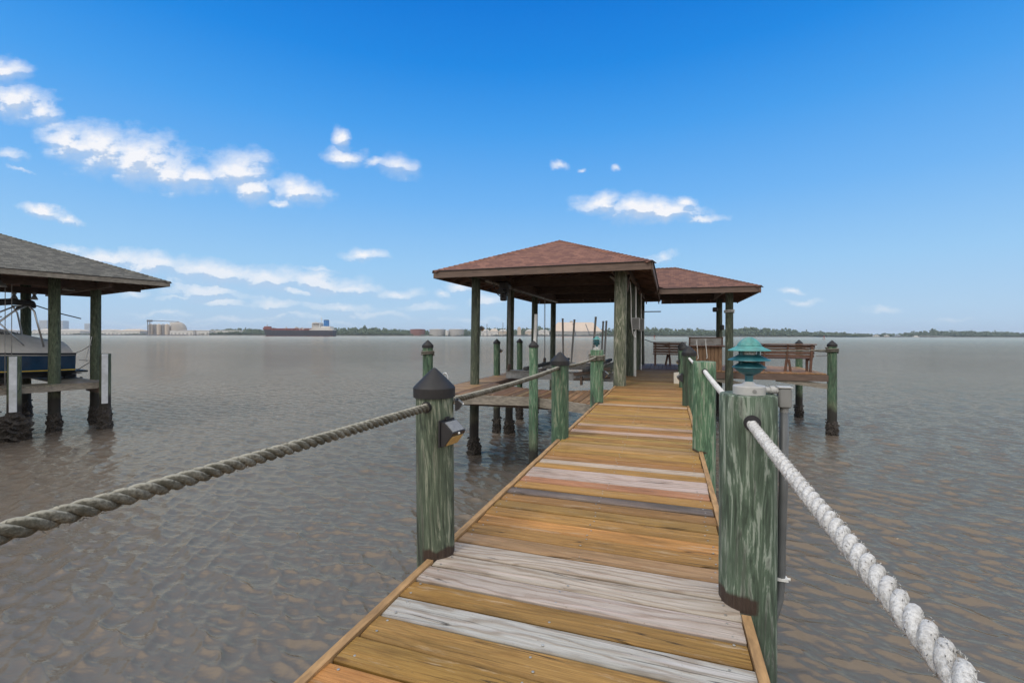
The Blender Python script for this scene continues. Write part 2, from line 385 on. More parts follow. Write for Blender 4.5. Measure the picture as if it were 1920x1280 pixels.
def _rope(n, p, a, bcol, dirt, ds=.5, sc_=130, top=.7):
    v = posw(n); f = n.noise(v, sc_, 5, .7); g_ = n.noise(v, 12, 4, .6)
    c = n.ramp(f, [(.35, bcol), (.6, a)])
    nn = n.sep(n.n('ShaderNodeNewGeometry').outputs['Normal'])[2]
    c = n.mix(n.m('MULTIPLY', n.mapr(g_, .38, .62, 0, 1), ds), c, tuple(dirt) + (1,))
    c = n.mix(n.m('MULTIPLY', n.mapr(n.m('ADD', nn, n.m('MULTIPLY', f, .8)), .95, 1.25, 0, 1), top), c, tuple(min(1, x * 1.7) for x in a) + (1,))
    n.l(c, p.inputs['Base Color']); p.inputs['Roughness'].default_value = .95
    bump(n, p, f, 1.0, .006)
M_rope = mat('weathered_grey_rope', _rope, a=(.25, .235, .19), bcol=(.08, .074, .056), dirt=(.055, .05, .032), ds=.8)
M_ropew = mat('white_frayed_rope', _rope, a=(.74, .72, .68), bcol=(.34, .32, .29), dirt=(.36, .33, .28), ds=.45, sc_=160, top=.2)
M_roped = mat('dark_tied_rope', _rope, a=(.16, .14, .11), bcol=(.05, .045, .035), dirt=(.03, .03, .025))

def _shingle(n, p, c1, c2, c3, mortar):  # mortar: dark colour of the joints and of the painted course shadow
    uv = n.n('ShaderNodeUVMap').outputs[0]
    br = n.n('ShaderNodeTexBrick', offset=.37, offset_frequency=2, squash=1.0)
    wob = n.noise(uv, 9, 3, .5, out=1)
    n.l(n.v('ADD', uv, n.v('SCALE', n.v('SUBTRACT', wob, (.5, .5, .5)), None, .012)), br.inputs['Vector'])
    br.inputs['Scale'].default_value = 1; br.inputs['Brick Width'].default_value = .17; br.inputs['Row Height'].default_value = .125
    br.inputs['Mortar Size'].default_value = .008; br.inputs['Mortar Smooth'].default_value = .4
    br.inputs['Color1'].default_value = (0, 0, 0, 1); br.inputs['Color2'].default_value = (1, 1, 1, 1); br.inputs['Mortar'].default_value = (.5, .5, .5, 1)
    c = n.ramp(br.outputs['Color'], [(0, c1), (.5, c2), (1, c3)])
    c = n.mix(n.mapr(n.noise(uv, 60, 4, .7), .3, .7, 0, .3), c, tuple(c1) + (1,))
    c = n.mix(n.mapr(n.noise(uv, .8, 5, .6), .45, .75, 0, .2), c, tuple(a * .7 for a in c2) + (1,))
    # shadow under each course's butt, painted as a dark line in the colour
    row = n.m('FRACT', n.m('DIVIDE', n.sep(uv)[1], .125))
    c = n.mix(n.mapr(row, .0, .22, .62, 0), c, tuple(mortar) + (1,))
    c = n.mix(n.m('MULTIPLY', br.outputs['Fac'], .6), c, tuple(mortar) + (1,))
    n.l(c, p.inputs['Base Color']); p.inputs['Roughness'].default_value = .9
    bump(n, p, n.m('SUBTRACT', n.m('SUBTRACT', 1.0, row), n.m('MULTIPLY', br.outputs['Fac'], .6)), .8, .02)
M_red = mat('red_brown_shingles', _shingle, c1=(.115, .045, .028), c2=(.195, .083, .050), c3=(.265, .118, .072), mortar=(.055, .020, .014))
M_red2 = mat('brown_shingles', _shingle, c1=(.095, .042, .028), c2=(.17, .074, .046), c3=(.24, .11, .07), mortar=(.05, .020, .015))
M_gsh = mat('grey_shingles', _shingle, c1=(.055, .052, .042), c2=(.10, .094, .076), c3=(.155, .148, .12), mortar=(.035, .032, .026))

# ------------------------------------------------------------------ water
def _water(n, p):
    v = posw(n)
    dist = n.v('LENGTH', n.v('MULTIPLY', v, (1, 1, 0)))
    rot = n.n('ShaderNodeVectorRotate', rotation_type='Z_AXIS'); n.l(v, rot.inputs['Vector']); rot.inputs['Angle'].default_value = R(-16)
    r = rot.outputs[0]
    a = n.noise(sc3(n, r, (1.0, 2.3, 1)), 6.5, 3, .55, .6)
    c = n.noise(sc3(n, r, (1.0, 2.2, 1)), 2.0, 4, .6, .5)
    l = n.noise(sc3(n, r, (.35, 1.2, 1)), .35, 4, .6, .3)
    fa = n.mapr(dist, 15, 80, 0, 1)
    h = n.m('ADD', n.m('MULTIPLY', a, n.mapr(dist, 6, 30, .05, .30)), n.m('MULTIPLY', n.m('ADD', c, n.m('MULTIPLY', l, 2.2)), fa))
    o = n.n('ShaderNodeBump'); n.put(o.inputs['Strength'], n.mapr(dist, 40, 700, .9, .14)); o.inputs['Distance'].default_value = .14; n.l(h, o.inputs['Height'])
    patch = n.noise(sc3(n, v, (.02, .06, 1)), 1, 4, .6)
    col = n.mix(n.mapr(patch, .35, .7, 0, 1), (.122, .104, .085, 1), (.146, .126, .105, 1))
    df = n.n('ShaderNodeBsdfDiffuse'); n.l(col, df.inputs['Color'])
    gl = n.n('ShaderNodeBsdfGlossy'); n.put(gl.inputs['Roughness'], n.mapr(dist, 10, 400, .05, .16)); n.l(o.outputs[0], gl.inputs['Normal'])
    fr = n.n('ShaderNodeFresnel'); fr.inputs['IOR'].default_value = 1.56; n.l(o.outputs[0], fr.inputs['Normal'])
    n.l(n.mix(n.mapr(fr.outputs[0], .06, .55, 0, 1), (1.0, .74, .50, 1), (1.0, .78, .58, 1)), gl.inputs['Color'])
    mx = n.n('ShaderNodeMixShader'); n.l(fr.outputs[0], mx.inputs[0]); n.l(df.outputs[0], mx.inputs[1]); n.l(gl.outputs[0], mx.inputs[2])
    n.l(mx.outputs[0], n.nt.nodes['Material Output'].inputs['Surface']); n.nt.nodes.remove(p)
M_water = mat('river_water', _water)
WL = -.22      # water level
# one sheet: fine polar grid of real wavelets in front of the pier, coarse rings out to the horizon
import numpy as np
rs = [0.3, 1.0, 1.8]
while rs[-1] < 90: rs.append(rs[-1] * 1.0029)
rs += [110, 150, 220, 350, 600, 1000, 2000, 4000, 7000]
fine0, fine1 = R(90) + TH - R(74), R(90) + TH + R(74)
an = list(np.linspace(fine0, fine1, 960)) + [fine1 + (2 * math.pi - R(148)) * i / 24 for i in range(1, 24)]
rs = np.array(rs); an = np.array(an); nr, na = len(rs), len(an)
RR, AA = np.meshgrid(rs, an, indexing='ij'); GX = RR * np.cos(AA); GY = RR * np.sin(AA)
wq = np.where(np.arange(na) < 960, 1.0, 0.0)[None, :] * np.clip((90 - RR) / 40, 0, 1)
step = RR * .0034
hx = np.zeros_like(GX); hy = np.zeros_like(GX); hzv = np.zeros_like(GX)
rg = np.random.RandomState(5)
for i in range(70):
    lam = .105 * (.62 / .105) ** (rg.rand() ** 1.0); th = R(66) + rg.normal() * R(27); k_ = 2 * math.pi / lam; ph = rg.rand() * 6.283
    amp = .060 * (1.0 if lam < .5 else .8) / k_ * wq * np.clip((lam / step - 2.5) / 3, 0, 1)
    dx_, dy_ = math.cos(th), math.sin(th); arg = k_ * (dx_ * GX + dy_ * GY) + ph
    mod = .55 + .45 * np.sin(GX * (.5 + rg.rand()) * dy_ + GY * (.3 + rg.rand()) + rg.rand() * 6)
    hzv += amp * mod * np.cos(arg); hx -= dx_ * amp * mod * np.sin(arg) * 1.5; hy -= dy_ * amp * mod * np.sin(arg) * 1.5
co = np.stack([GX + hx, GY + hy, hzv], -1).reshape(-1, 3)
co = np.vstack([co, [[0, 0, 0]]])
ii, jj = np.meshgrid(np.arange(nr - 1), np.arange(na), indexing='ij'); j2 = (jj + 1) % na
quads = np.stack([ii * na + jj, (ii + 1) * na + jj, (ii + 1) * na + j2, ii * na + j2], -1).reshape(-1, 4)
tris = np.stack([np.full(na, nr * na), np.arange(na), (np.arange(na) + 1) % na], -1)
me = bpy.data.meshes.new('river_water'); nq, ntri = len(quads), len(tris)
me.vertices.add(len(co)); me.vertices.foreach_set('co', co.astype(np.float32).ravel())
me.loops.add(nq * 4 + ntri * 3); me.loops.foreach_set('vertex_index', np.concatenate([quads.ravel(), tris.ravel()]).astype(np.int32))
me.polygons.add(nq + ntri); me.polygons.foreach_set('loop_start', np.concatenate([np.arange(nq) * 4, nq * 4 + np.arange(ntri) * 3]).astype(np.int32))
me.polygons.foreach_set('use_smooth', np.ones(nq + ntri, bool)); me.update(calc_edges=True); me.materials.append(M_water)
wob_ = bpy.data.objects.new('river_water', me); C.objects.link(wob_); wob_.location.z = WL; tag(wob_, kind='structure')

# ------------------------------------------------------------------ planks
class Planks:
    def __init__(s): s.m = MB(); s.col = []; s.co = []; s.mix = []
    def add(s, c, L, W, T, ang, col, pale=0.0, curve=True):
        """board of length L (local x) and width W, top at c.z, rotated ang about z"""
        n = max(2, int(L / .25)); ch = .005; rnd = random.uniform(0, 100)
        tw = random.uniform(-.003, .003); ca, sa = math.cos(ang), math.sin(ang)
        prof = [(-W / 2, -T), (-W / 2, -ch), (-W / 2 + ch, 0), (0, .0015), (W / 2 - ch, 0), (W / 2, -ch), (W / 2, -T)]
        vs = []; k = len(prof); wob = [random.uniform(-.0015, .0015) for _ in range(n + 1)]
        for i in range(n + 1):
            x = -L / 2 + L * i / n
            for (y, z) in prof:
                yy = y + wob[i] * .6; zz = z + y * tw / W * 2 + wob[i] * .4
                vs.append((c[0] + x * ca - yy * sa, c[1] + x * sa + yy * ca, c[2] + zz))
                s.co.append((x + rnd, y, rnd * 3.7)); s.col.append(tuple(col[:3]) + (1,)); s.mix.append(pale)
        fs = [(i * k + j, i * k + j + 1, (i + 1) * k + j + 1, (i + 1) * k + j) for i in range(n) for j in range(k - 1)]
        fs += [tuple(range(k)), tuple(reversed(range(n * k, n * k + k))), ]
        s.m.add(vs, [tuple(reversed(f)) for f in fs])
    def build(s, name, parent):
        o = s.m.build(name, M_plank, parent); me = o.data
        a = me.attributes.new('pcol', 'FLOAT_COLOR', 'POINT'); a.data.foreach_set('color', [x for c in s.col for x in c])
        a = me.attributes.new('pco', 'FLOAT_VECTOR', 'POINT'); a.data.foreach_set('vector', [x for c in s.co for x in c])
        a = me.attributes.new('pmix', 'FLOAT', 'POINT'); a.data.foreach_set('value', s.mix)
        return o
def jc(c, j=.12, g_=.05):
    k = random.uniform(1 - j, 1 + j); return tuple(max(0, x * k * random.uniform(1 - g_, 1 + g_)) for x in c)
GOLD = (.42, .238, .070); PALE = (.46, .395, .335); SILV = (.44, .42, .395); REDB = (.42, .155, .07); DARKB = (.17, .14, .13); OLIVE = (.21, .135, .055)
XL, XR = -1.193, .3275
pier = empty('pier_walkway', (0, 0, DECK))
tag(pier, 'long narrow walkway of golden and pale weathered cross planks', 'walkway')
P0 = Planks(); screws = MB()
pitch = .1467; y0 = 1.677 + pitch / 2
special = {0: (SILV, 1), 2: (PALE, 1), 3: (PALE, 1), 4: (tuple(x * 1.05 for x in PALE), 1), 5: ((.40, .25, .13), .35), 11: ((.17, .14, .125), .0), 13: ((.45, .22, .11), .25), 14: ((.49, .40, .345), .9), 15: ((.51, .405, .34), .8),
           17: ((.50, .40, .32), .75), 27: ((.50, .36, .27), .9), 30: ((.46, .33, .23), .7), 43: ((.50, .38, .27), .8), 22: ((.41, .26, .12), .3), 36: ((.40, .24, .10), .2)}
k = -14
while True:
    y = y0 + k * pitch
    if y > 16.95: break
    if k in special: col, pl = special[k]; col = jc(col, .04, .02)
    else:
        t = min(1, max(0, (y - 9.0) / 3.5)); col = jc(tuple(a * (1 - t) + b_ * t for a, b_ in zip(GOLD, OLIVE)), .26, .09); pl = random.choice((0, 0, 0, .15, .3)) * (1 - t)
    xr = XR - .042 + random.uniform(-.006, .006); xl = XL + .042 + random.uniform(-.006, .006)
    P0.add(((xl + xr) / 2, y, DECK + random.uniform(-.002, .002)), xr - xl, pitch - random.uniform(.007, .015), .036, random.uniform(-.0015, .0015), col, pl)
    if y < 9:
        for x in (-1.10, -.46, .22):
            for dy in (-.037, .037):
                if random.random() < .9:
                    screws.lathe([(.0055, 0), (.0055, .0014), (.0035, .0022)], (x + random.uniform(-.02, .02), y + dy + random.uniform(-.012, .012), DECK + .001), 8)
    k += 1
deck_o = P0.build('deck', pier); deck_o.location = (0, 0, -DECK)
s_o = screws.build('screws', M_screw, pier); s_o.location = (0, 0, -DECK); tag(s_o, kind='stuff')
for sx, (x0, x1) in (('left', (XL, XL + .036)), ('right', (XR - .036, XR))):
    t = MB()
    ys = [-1.0, 2.16, 5.12, 8.1, 11.0, 16.9]
    for i in range(5):
        a, b_ = ys[i] + .11, ys[i + 1] - .01
        n = 10
        for q in range(n):
            yy0 = a + (b_ - a) * q / n; yy1 = a + (b_ - a) * (q + 1) / n
            t.bbox(x0, x1, yy0, yy1, DECK - .09, DECK + .012 + random.uniform(-.001, .001))
    o = t.build('edge_board', M_trim, pier); o.location = (0, 0, -DECK)
for x in (XL + .10, -.43, XR - .10):
    t = MB(); t.bbox(x - .025, x + .025, -1, 16.9, DECK - .28, DECK - .04)
    o = t.build('stringer', M_beam, pier); o.location = (0, 0, -DECK)
for y in (2.28, 5.2, 8.25, 11.2, 14.0):
    t = MB(); t.bbox(XL + .05, XR - .05, y - .09, y - .04, DECK - .5, DECK - .285)
    o = t.build('cross_beam', M_beam, pier); o.location = (0, 0, -DECK)

# ------------------------------------------------------------------ piles
def pile_body(x, y, top, r, lean=(0, 0), z0=-.95, n=28, flat=True):
    m_ = MB(); H = top - z0; k = max(10, int(H / .12)); prof = []
    ph = random.uniform(0, 9); vs = []
    for i in range(k + 1):
        z = z0 + H * i / k
        cx = x + lean[0] * (z - DECK) ; cy = y + lean[1] * (z - DECK)
        for j in range(n):
            a = 2 * math.pi * j / n
            q = r * (1 + .018 * math.sin(3 * a + ph + z * .7) + .012 * math.sin(5 * a - z * 1.3 + ph * 2) + .05 * (DECK - z) / 4)
            vs.append((cx + q * math.cos(a), cy + q * math.sin(a), z + (random.uniform(-.003, .003) if i == k else 0)))
    fs = [(i * n + j, i * n + (j + 1) % n, (i + 1) * n + (j + 1) % n, (i + 1) * n + j) for i in range(k) for j in range(n)]
    # slightly rounded-off top with an end-grain disc
    o = len(vs); cx = x + lean[0] * (top - DECK); cy = y + lean[1] * (top - DECK)
    for j in range(n):
        a = 2 * math.pi * j / n; vs.append((cx + (r - .008) * math.cos(a), cy + (r - .008) * math.sin(a), top + .006))
    vs.append((cx, cy, top + .004))
    fs += [(k * n + j, k * n + (j + 1) % n, o + (j + 1) % n, o + j) for j in range(n)] + [(o + j, o + (j + 1) % n, o + n) for j in range(n)]
    m_.add(vs, fs); return m_
def crust(x, y, r, zt, lean=(0, 0), thick=.06):
    m_ = MB(); n = 26; k = 16; vs = []
    for i in range(k + 1):
        z = -.5 + (zt + .5) * i / k; e = math.sin(min(1, (i + .3) / k * 1.05) * math.pi) ** .5 if i < k else 0
        for j in range(n):
            a = 2 * math.pi * j / n; q = r + .003 + thick * e * random.choice((.1, .35, .6, .9, 1.3)) * random.uniform(.7, 1.2)
            vs.append((x + lean[0] * (z - DECK) + q * math.cos(a), y + lean[1] * (z - DECK) + q * math.sin(a), z + random.uniform(-.02, .02)))
    m_.add(vs, [(i * n + j, i * n + (j + 1) % n, (i + 1) * n + (j + 1) % n, (i + 1) * n + j) for i in range(k) for j in range(n)])
    for _ in range(46):   # single shells standing out
        a = random.uniform(0, 6.3); z = random.uniform(-.2, zt); q = r + thick * random.uniform(.5, 1.1)
        s_ = random.uniform(.02, .045); M = Matrix.Rotation(a, 3, 'Z') @ Matrix.Rotation(random.uniform(-1, 1), 3, 'Y')
        m_.box((x + q * math.cos(a), y + q * math.sin(a), z), (s_ * 1.6, s_ * .5, s_), M=M)
    return m_
def pile(x, y, top, r, label, mat_=None, cap=False, lean=(0, 0), group='green piles along the pier', crust_h=.24, cat='pile', thick=.038, rope_wrap=None):
    root = empty('dock_pile', (x, y, 0)); tag(root, label, cat, group)
    loc = Vector((x, y, 0))
    def link(mb, name, mt, **k_):
        o = mb.build(name, mt, root, **k_); o.location = -loc; return o
    link(pile_body(x, y, top, r, lean), 'post', mat_ or M_pile, smooth=True, angle=50)
    if crust_h: link(crust(x, y, r, crust_h, lean, thick), 'oyster_crust', M_crust)
    if cap:
        cx = x + lean[0] * (top - DECK); cy = y + lean[1] * (top - DECK); R_ = r + .008; hb = .055 * r / .1; hc = .10 * r / .1
        m_ = MB(); m_.lathe([(R_ + .003, top - hb), (R_ + .004, top - .006), (R_ - .002, top + .003), (R_ * .62, top + hc * .42), (R_ * .2, top + hc * .86), (R_ * .08, top + hc * .97), (.002, top + hc)], (cx, cy, 0), 28)
        link(m_, 'cap', M_cap, smooth=True, angle=25)
    return root
def hole(root, p, d, r):      # dark bore with a raised rim where the rope goes through
    m_ = MB(); d = Vector(d).normalized(); p = Vector(p)
    m_.tube([p - d * .004, p + d * .004], r, 20)
    o = m_.build('rope_hole', M_black, root); o.location = -Vector(root.location)

NEARC = 2.60
pl1 = pile(-1.204, 2.263, NEARC, .102, 'near left green pile with black pointed cap and solar light', M_pile_near, True, lean=(-.012, 0))
pl2 = pile(-1.195, 5.27, NEARC - .01, .100, 'capped bright green pile midway along the left of the walkway', M_pile, True)
pl3 = pile(-1.20, 8.2, 2.62, .115, 'flat topped pile with rope coil and small teal lamp', M_pile_bright)
pr1 = pile(.335, 2.308, 2.615, .118, 'thick near right pile carrying the teal tiered lamp', M_pile_lamp)
pr2 = pile(.345, 5.14, 2.61, .112, 'bright green flat topped pile right behind the tiered lamp pile', M_pile_bright)
pr3 = pile(.325, 8.35, 2.60, .108, 'shorter capped pile behind the flat bright green pile on the right', M_pile, True)
pr4 = pile(.33, 11.3, 2.60, .105, 'farthest capped pile on the right edge of the walkway', M_pile, True)
pile(.33, 12.6, 2.62, .105, 'dark capped pile tucked behind the last walkway pile', M_pile, True)
pile(-2.63, 9.15, 2.68, .092, 'slender capped pile in front of the brown cross dock', M_pile_bright, True)
pile(-5.02, 9.05, 2.66, .112, 'capped corner pile wrapped with dark rope beside the ladder', M_pile, True)
pile(-5.22, 13.9, 2.66, .105, 'capped pile on the outer catwalk between boathouse posts', M_pile, True)
pile(-5.22, 16.3, 2.66, .105, 'capped rusty pile at the far end of the catwalk', M_pile, True)
pile(4.86, 17.0, 2.62, .13, 'front corner pile of the sitting platform with rope around its neck', M_pile, True)
pile(4.72, 20.3, 2.62, .12, 'rear corner pile of the sitting platform behind the long bench', M_pile, True)
# hidden supports just behind the viewer, so the near ropes end on something
for xx, nm in ((-1.2, 'left'), (.335, 'right')):
    pile(xx, -.75, 2.6, .10, 'capped pile on the %s edge just behind the viewer' % nm, M_pile, True)

# ------------------------------------------------------------------ ropes
def sag(a, b_, s, n=16):
    a = Vector(a); b_ = Vector(b_)
    return [a.lerp(b_, i / n) - Vector((0, 0, s * 4 * (i / n) * (1 - i / n))) for i in range(n + 1)]
def twisted(pts, R_, pitch_, strands=3, seg=12, n=8, sr=.51, off=.53, fuzz=0):
    pts = [Vector(p) for p in pts]; m_ = MB()
    ds = [0]
    for i in range(1, len(pts)): ds.append(ds[-1] + (pts[i] - pts[i - 1]).length)
    Lt = ds[-1]; N = int(Lt / pitch_ * seg)
    def P_(s_):
        for i in range(1, len(ds)):
            if s_ <= ds[i] or i == len(ds) - 1:
                f = (s_ - ds[i - 1]) / (ds[i] - ds[i - 1]); return pts[i - 1].lerp(pts[i], f), (pts[i] - pts[i - 1]).normalized()
    fr = [P_(Lt * i / N) for i in range(N + 1)]
    for k_ in range(strands):
        path = []; rad = []
        for i, (p_, t_) in enumerate(fr):
            u = t_.cross(Vector((0, 0, 1))).normalized(); v_ = u.cross(t_)
            a = -2 * math.pi * (i / seg) + 2 * math.pi * k_ / strands
            path.append(p_ + (u * math.cos(a) + v_ * math.sin(a)) * R_ * off); rad.append(R_ * sr * random.uniform(.97, 1.03))
        m_.tube(path, rad, n)
    for _ in range(fuzz):
        p_, t_ = random.choice(fr); a = random.uniform(0, 6.3); u = t_.cross(Vector((0, 0, 1))).normalized(); v_ = u.cross(t_)
        o_ = (u * math.cos(a) + v_ * math.sin(a)); q = p_ + o_ * R_ * .93
        e = q + o_ * random.uniform(.002, .006) + t_ * random.uniform(-.012, .012)
        m_.tube([q, (q + e) / 2 + o_ * .002, e], [.0008, .0006, .0003], 3)
    return m_
def rope(pts, R_, pitch_, mt, label, group='rope handrail of the pier', **k_):
    o = twisted(pts, R_, pitch_, **k_).build('rope', mt, smooth=True); tag(o, label, 'rope', group); return o
HZ = EYE - .38
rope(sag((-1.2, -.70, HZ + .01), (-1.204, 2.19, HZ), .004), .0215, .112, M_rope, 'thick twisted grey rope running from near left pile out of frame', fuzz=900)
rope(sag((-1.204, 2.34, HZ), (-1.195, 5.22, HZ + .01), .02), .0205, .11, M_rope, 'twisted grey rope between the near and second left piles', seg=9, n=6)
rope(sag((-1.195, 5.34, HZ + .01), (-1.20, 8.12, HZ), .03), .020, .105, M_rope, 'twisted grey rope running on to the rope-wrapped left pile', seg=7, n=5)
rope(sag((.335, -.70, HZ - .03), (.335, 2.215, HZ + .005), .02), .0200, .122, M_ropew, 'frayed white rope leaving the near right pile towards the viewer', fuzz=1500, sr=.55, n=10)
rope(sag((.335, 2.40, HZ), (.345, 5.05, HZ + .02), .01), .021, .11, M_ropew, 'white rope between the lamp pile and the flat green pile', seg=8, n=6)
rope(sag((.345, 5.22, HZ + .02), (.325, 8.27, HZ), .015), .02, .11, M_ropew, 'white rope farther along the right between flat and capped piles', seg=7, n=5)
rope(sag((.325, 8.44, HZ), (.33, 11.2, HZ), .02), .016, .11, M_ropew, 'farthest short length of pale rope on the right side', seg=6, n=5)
hole(pl1, (-1.205, 2.158, HZ), (0, -1, 0), .030); hole(pl2, (-1.195, 5.168, HZ + .01), (0, -1, 0), .027)
hole(pr1, (.336, 2.186, HZ + .01), (0, -1, 0), .034); hole(pr2, (.345, 5.026, HZ + .02), (0, -1, 0), .030)
def coil(x, y, z, r, turns, R_, label, mt=M_rope):
    pts = []
    for i in range(int(turns * 24) + 1):
        a = i / 24 * 2 * math.pi; pts.append((x + (r + R_ * .8) * math.cos(a), y + (r + R_ * .8) * math.sin(a), z + i / 24 * R_ * 1.9 + .004 * math.sin(a * 1.3)))
    o = twisted(pts, R_, .07, seg=6, n=5).build('rope_coil', mt, smooth=True); tag(o, label, 'rope', 'ropes tied round piles'); return o
coil(-1.20, 8.2, 2.43, .118, 3.6, .017, 'grey rope wound several times round the lamp pile on the left')
coil(-5.02, 9.05, 2.44, .114, 2.5, .02, 'dark rope loops around the corner pile beside the ladder', M_roped)
coil(4.86, 17.0, 2.36, .132, 2.6, .03, 'dark rope wound round the front corner pile of the sitting platform', M_roped)
coil(4.72, 20.3, 2.46, .122, 1.6, .02, 'thin rope turned round the rear platform pile', M_roped)

# ------------------------------------------------------------------ lamps, boxes on the near piles
def solar_light(x, y, z, ang, s=1.0, label='', amber=True):
    """small wedge-shaped light screwed to a pile; ang = way it faces"""
    root = empty('solar_light', (x, y, z), ang); tag(root, label, 'light', 'solar lights on the piles')
    W, H, D1 = .055 * s, .125 * s, .085 * s     # half width, height, depth
    # profile in (depth, z): back plate, sloping panel on top, lens sloping back below
    pr = [(0, -H * .5), (0, H * .5), (D1 * .28, H * .5), (D1, H * .10), (D1 * .92, -H * .02), (D1 * .35, -H * .5)]
    m_ = MB(); vs = [(d_, -W, z_) for d_, z_ in pr] + [(d_, W, z_) for d_, z_ in pr]; k_ = len(pr)
    m_.add(vs, [tuple(range(k_)), tuple(reversed(range(k_, 2 * k_)))] + [(i, i + k_, (i + 1) % k_ + k_, (i + 1) % k_) for i in range(k_)])
    m_.bbox(-.004, .006, -W * 1.12, W * 1.12, -H * .56, H * .56); m_.bbox(0, .012, -W * .25, W * .25, H * .5, H * .66)
    m_.build('housing', M_black, root)
    def face(a, b_, inset, off, name, mt):
        a = Vector((a[0], 0, a[1])); b_ = Vector((b_[0], 0, b_[1])); t_ = (b_ - a); nrm = Vector((-t_.z, 0, t_.x)).normalized()
        if nrm.x < 0: nrm = -nrm
        c = (a + b_) / 2 + nrm * off; M = Matrix((t_.normalized(), Vector((0, 1, 0)), nrm)).transposed()
        q = MB(); q.box(c, (t_.length * inset, W * 2 * .86, .004), M=M); q.build(name, mt, root)
    face(pr[2], pr[3], .86, .002, 'solar_panel', M_panel)
    face(pr[4], pr[5], .80, .002, 'lens', M_amber if amber else M_panel)
    q = MB(); q.lathe([(.008, 0), (.007, .006), (.002, .009)], (D1 * .97, 0, H * .02), 10); q.build('sensor', M_white, root)
    return root
solar_light(-1.117, 2.215, 2.365, R(-12), 1.0, 'black solar light with amber lens on the near left pile')
solar_light(-1.10, 2.30, 2.50, R(20), .42, 'small grey fixture just under the black cap of near left pile', False)
solar_light(.215, 8.33, 2.17, R(190), 1.0, 'black wedge light facing the planks on the right capped pile', False)
solar_light(.225, 11.28, 2.28, R(195), .8, 'small corroded light on the farthest right capped pile')
solar_light(-4.62, 11.15, 3.05, R(-10), .9, 'small black light high on the front left boathouse post')
solar_light(-5.10, 13.9, 2.38, R(-10), .8, 'small black light low on the catwalk pile')
solar_light(-1.08, 8.2, 2.20, R(0), .9, 'small black light below the rope coil on the left lamp pile')

def pagoda(x, y, z, s=1.0, label='', base=True):
    root = empty('tiered_lamp', (x, y, z)); tag(root, label, 'lamp', 'teal tiered lamps on the piles')
    if base:
        m_ = MB(); m_.lathe([(.066 * s, 0), (.0665 * s, .034 * s), (.063 * s, .038 * s), (.030 * s, .044 * s), (.022 * s, .050 * s), (.018 * s, .056 * s)], (0, 0, 0), 32); bo = m_.build('base', M_pvc, root, smooth=True, angle=35)
        q = MB(); q.tube([(0.012 * s, -.0672 * s, .018 * s), (0.012 * s, -.062 * s, .018 * s)], .0085 * s, 16); q.build('knockout', M_gbox, bo)
    m_ = MB(); m_.tube([(0, 0, .05 * s), (0, 0, .115 * s)], .017 * s, 16); m_.build('stem', M_teald, root, smooth=True, angle=40)
    def tier(zc, r, mt, dome=False):
        q = MB()
        if dome: pr = [(r, 0), (r * .98, .003), (r * .80, .016), (r * .52, .029), (r * .25, .036), (.004, .038)]; inn = [(r * .95, -.001), (r * .5, .020), (.004, .030)]
        else: pr = [(r, 0), (r * .985, .003), (r * .78, .011), (r * .52, .024), (r * .46, .026)]; inn = [(r * .97, -.001), (r * .5, .020), (r * .44, .022)]
        prof = [(a, zc + b_ * s) for a, b_ in inn[::-1]] + [(a, zc + b_ * s) for a, b_ in pr]
        q.lathe(prof, (0, 0, 0), 36); q.build('shade', mt, root, smooth=True, angle=35)
    tier(.118 * s, .070 * s, M_teald); tier(.150 * s, .087 * s, M_teald); tier(.193 * s, .087 * s, M_teal); tier(.216 * s, .050 * s, M_teal, True)
    q = MB(); q.lathe([(.02 * s, .083 * s), (.045 * s, .097 * s), (.062 * s, .116 * s), (.058 * s, .119 * s)], (0, 0, 0), 28); q.build('bowl', M_teald, root, smooth=True)
    q = MB(); q.lathe([(.030 * s, .125 * s), (.032 * s, .135 * s), (.032 * s, .205 * s), (.028 * s, .212 * s)], (0, 0, 0), 20); q.build('lens', M_lens, root, smooth=True, angle=40)
    for a in (35, 145, 215, 325):
        q = MB(); q.tube([(.042 * s * math.cos(R(a)), .042 * s * math.sin(R(a)), .118 * s), (.042 * s * math.cos(R(a)), .042 * s * math.sin(R(a)), .222 * s)], .0055 * s, 8); q.build('strut', M_teald, root)
    return root
pagoda(.340, 2.300, 2.621, 1.0, 'teal three-tiered lamp on white base atop the near right pile')
pagoda(-1.20, 8.2, 2.624, .95, 'small round teal lamp atop the left pile wound with rope')

# junction box and conduit down the near right pile
jb = empty('junction_box', (.45, 2.33, 2.6)); tag(jb, 'grey junction box with conduit beside the near right pile', 'junction box')
def jchild(mb, name, mt, par=jb, **k_):
    o = mb.build(name, mt, par, **k_); o.location = -Vector(jb.location) if par is jb else (0, 0, 0); return o
jx, jy = .488, 2.345
q = MB(); q.cbox((jx, jy, 2.605), (.052, .055, .088), .006); jchild(q, 'box', M_gbox)
q = MB(); q.cbox((jx, jy, 2.652), (.058, .062, .006), .002); jchild(q, 'lid', M_pvc)
q = MB(); q.tube([(.405, 2.318, 2.640), (jx - .02, 2.34, 2.636)], .014, 16); q.tube([(.425, 2.325, 2.640), (.445, 2.331, 2.639)], .0175, 16); jchild(q, 'fitting', M_pvc, smooth=True, angle=40)
q = MB(); q.tube([(jx, jy, 2.565), (jx, jy, 2.535)], .018, 16); jchild(q, 'collar', M_gbox, smooth=True, angle=40)
q = MB(); q.tube([(jx, jy, 2.54), (jx - .003, jy, 2.2), (jx - .01, jy, 1.95), (jx - .012, jy, 1.78), (jx - .022, jy - .01, 1.70), (jx - .05, jy - .03, 1.62), (jx - .10, jy - .07, 1.585), (jx - .17, jy - .10, 1.57)], .0185, 14); jchild(q, 'conduit', M_cond, smooth=True)
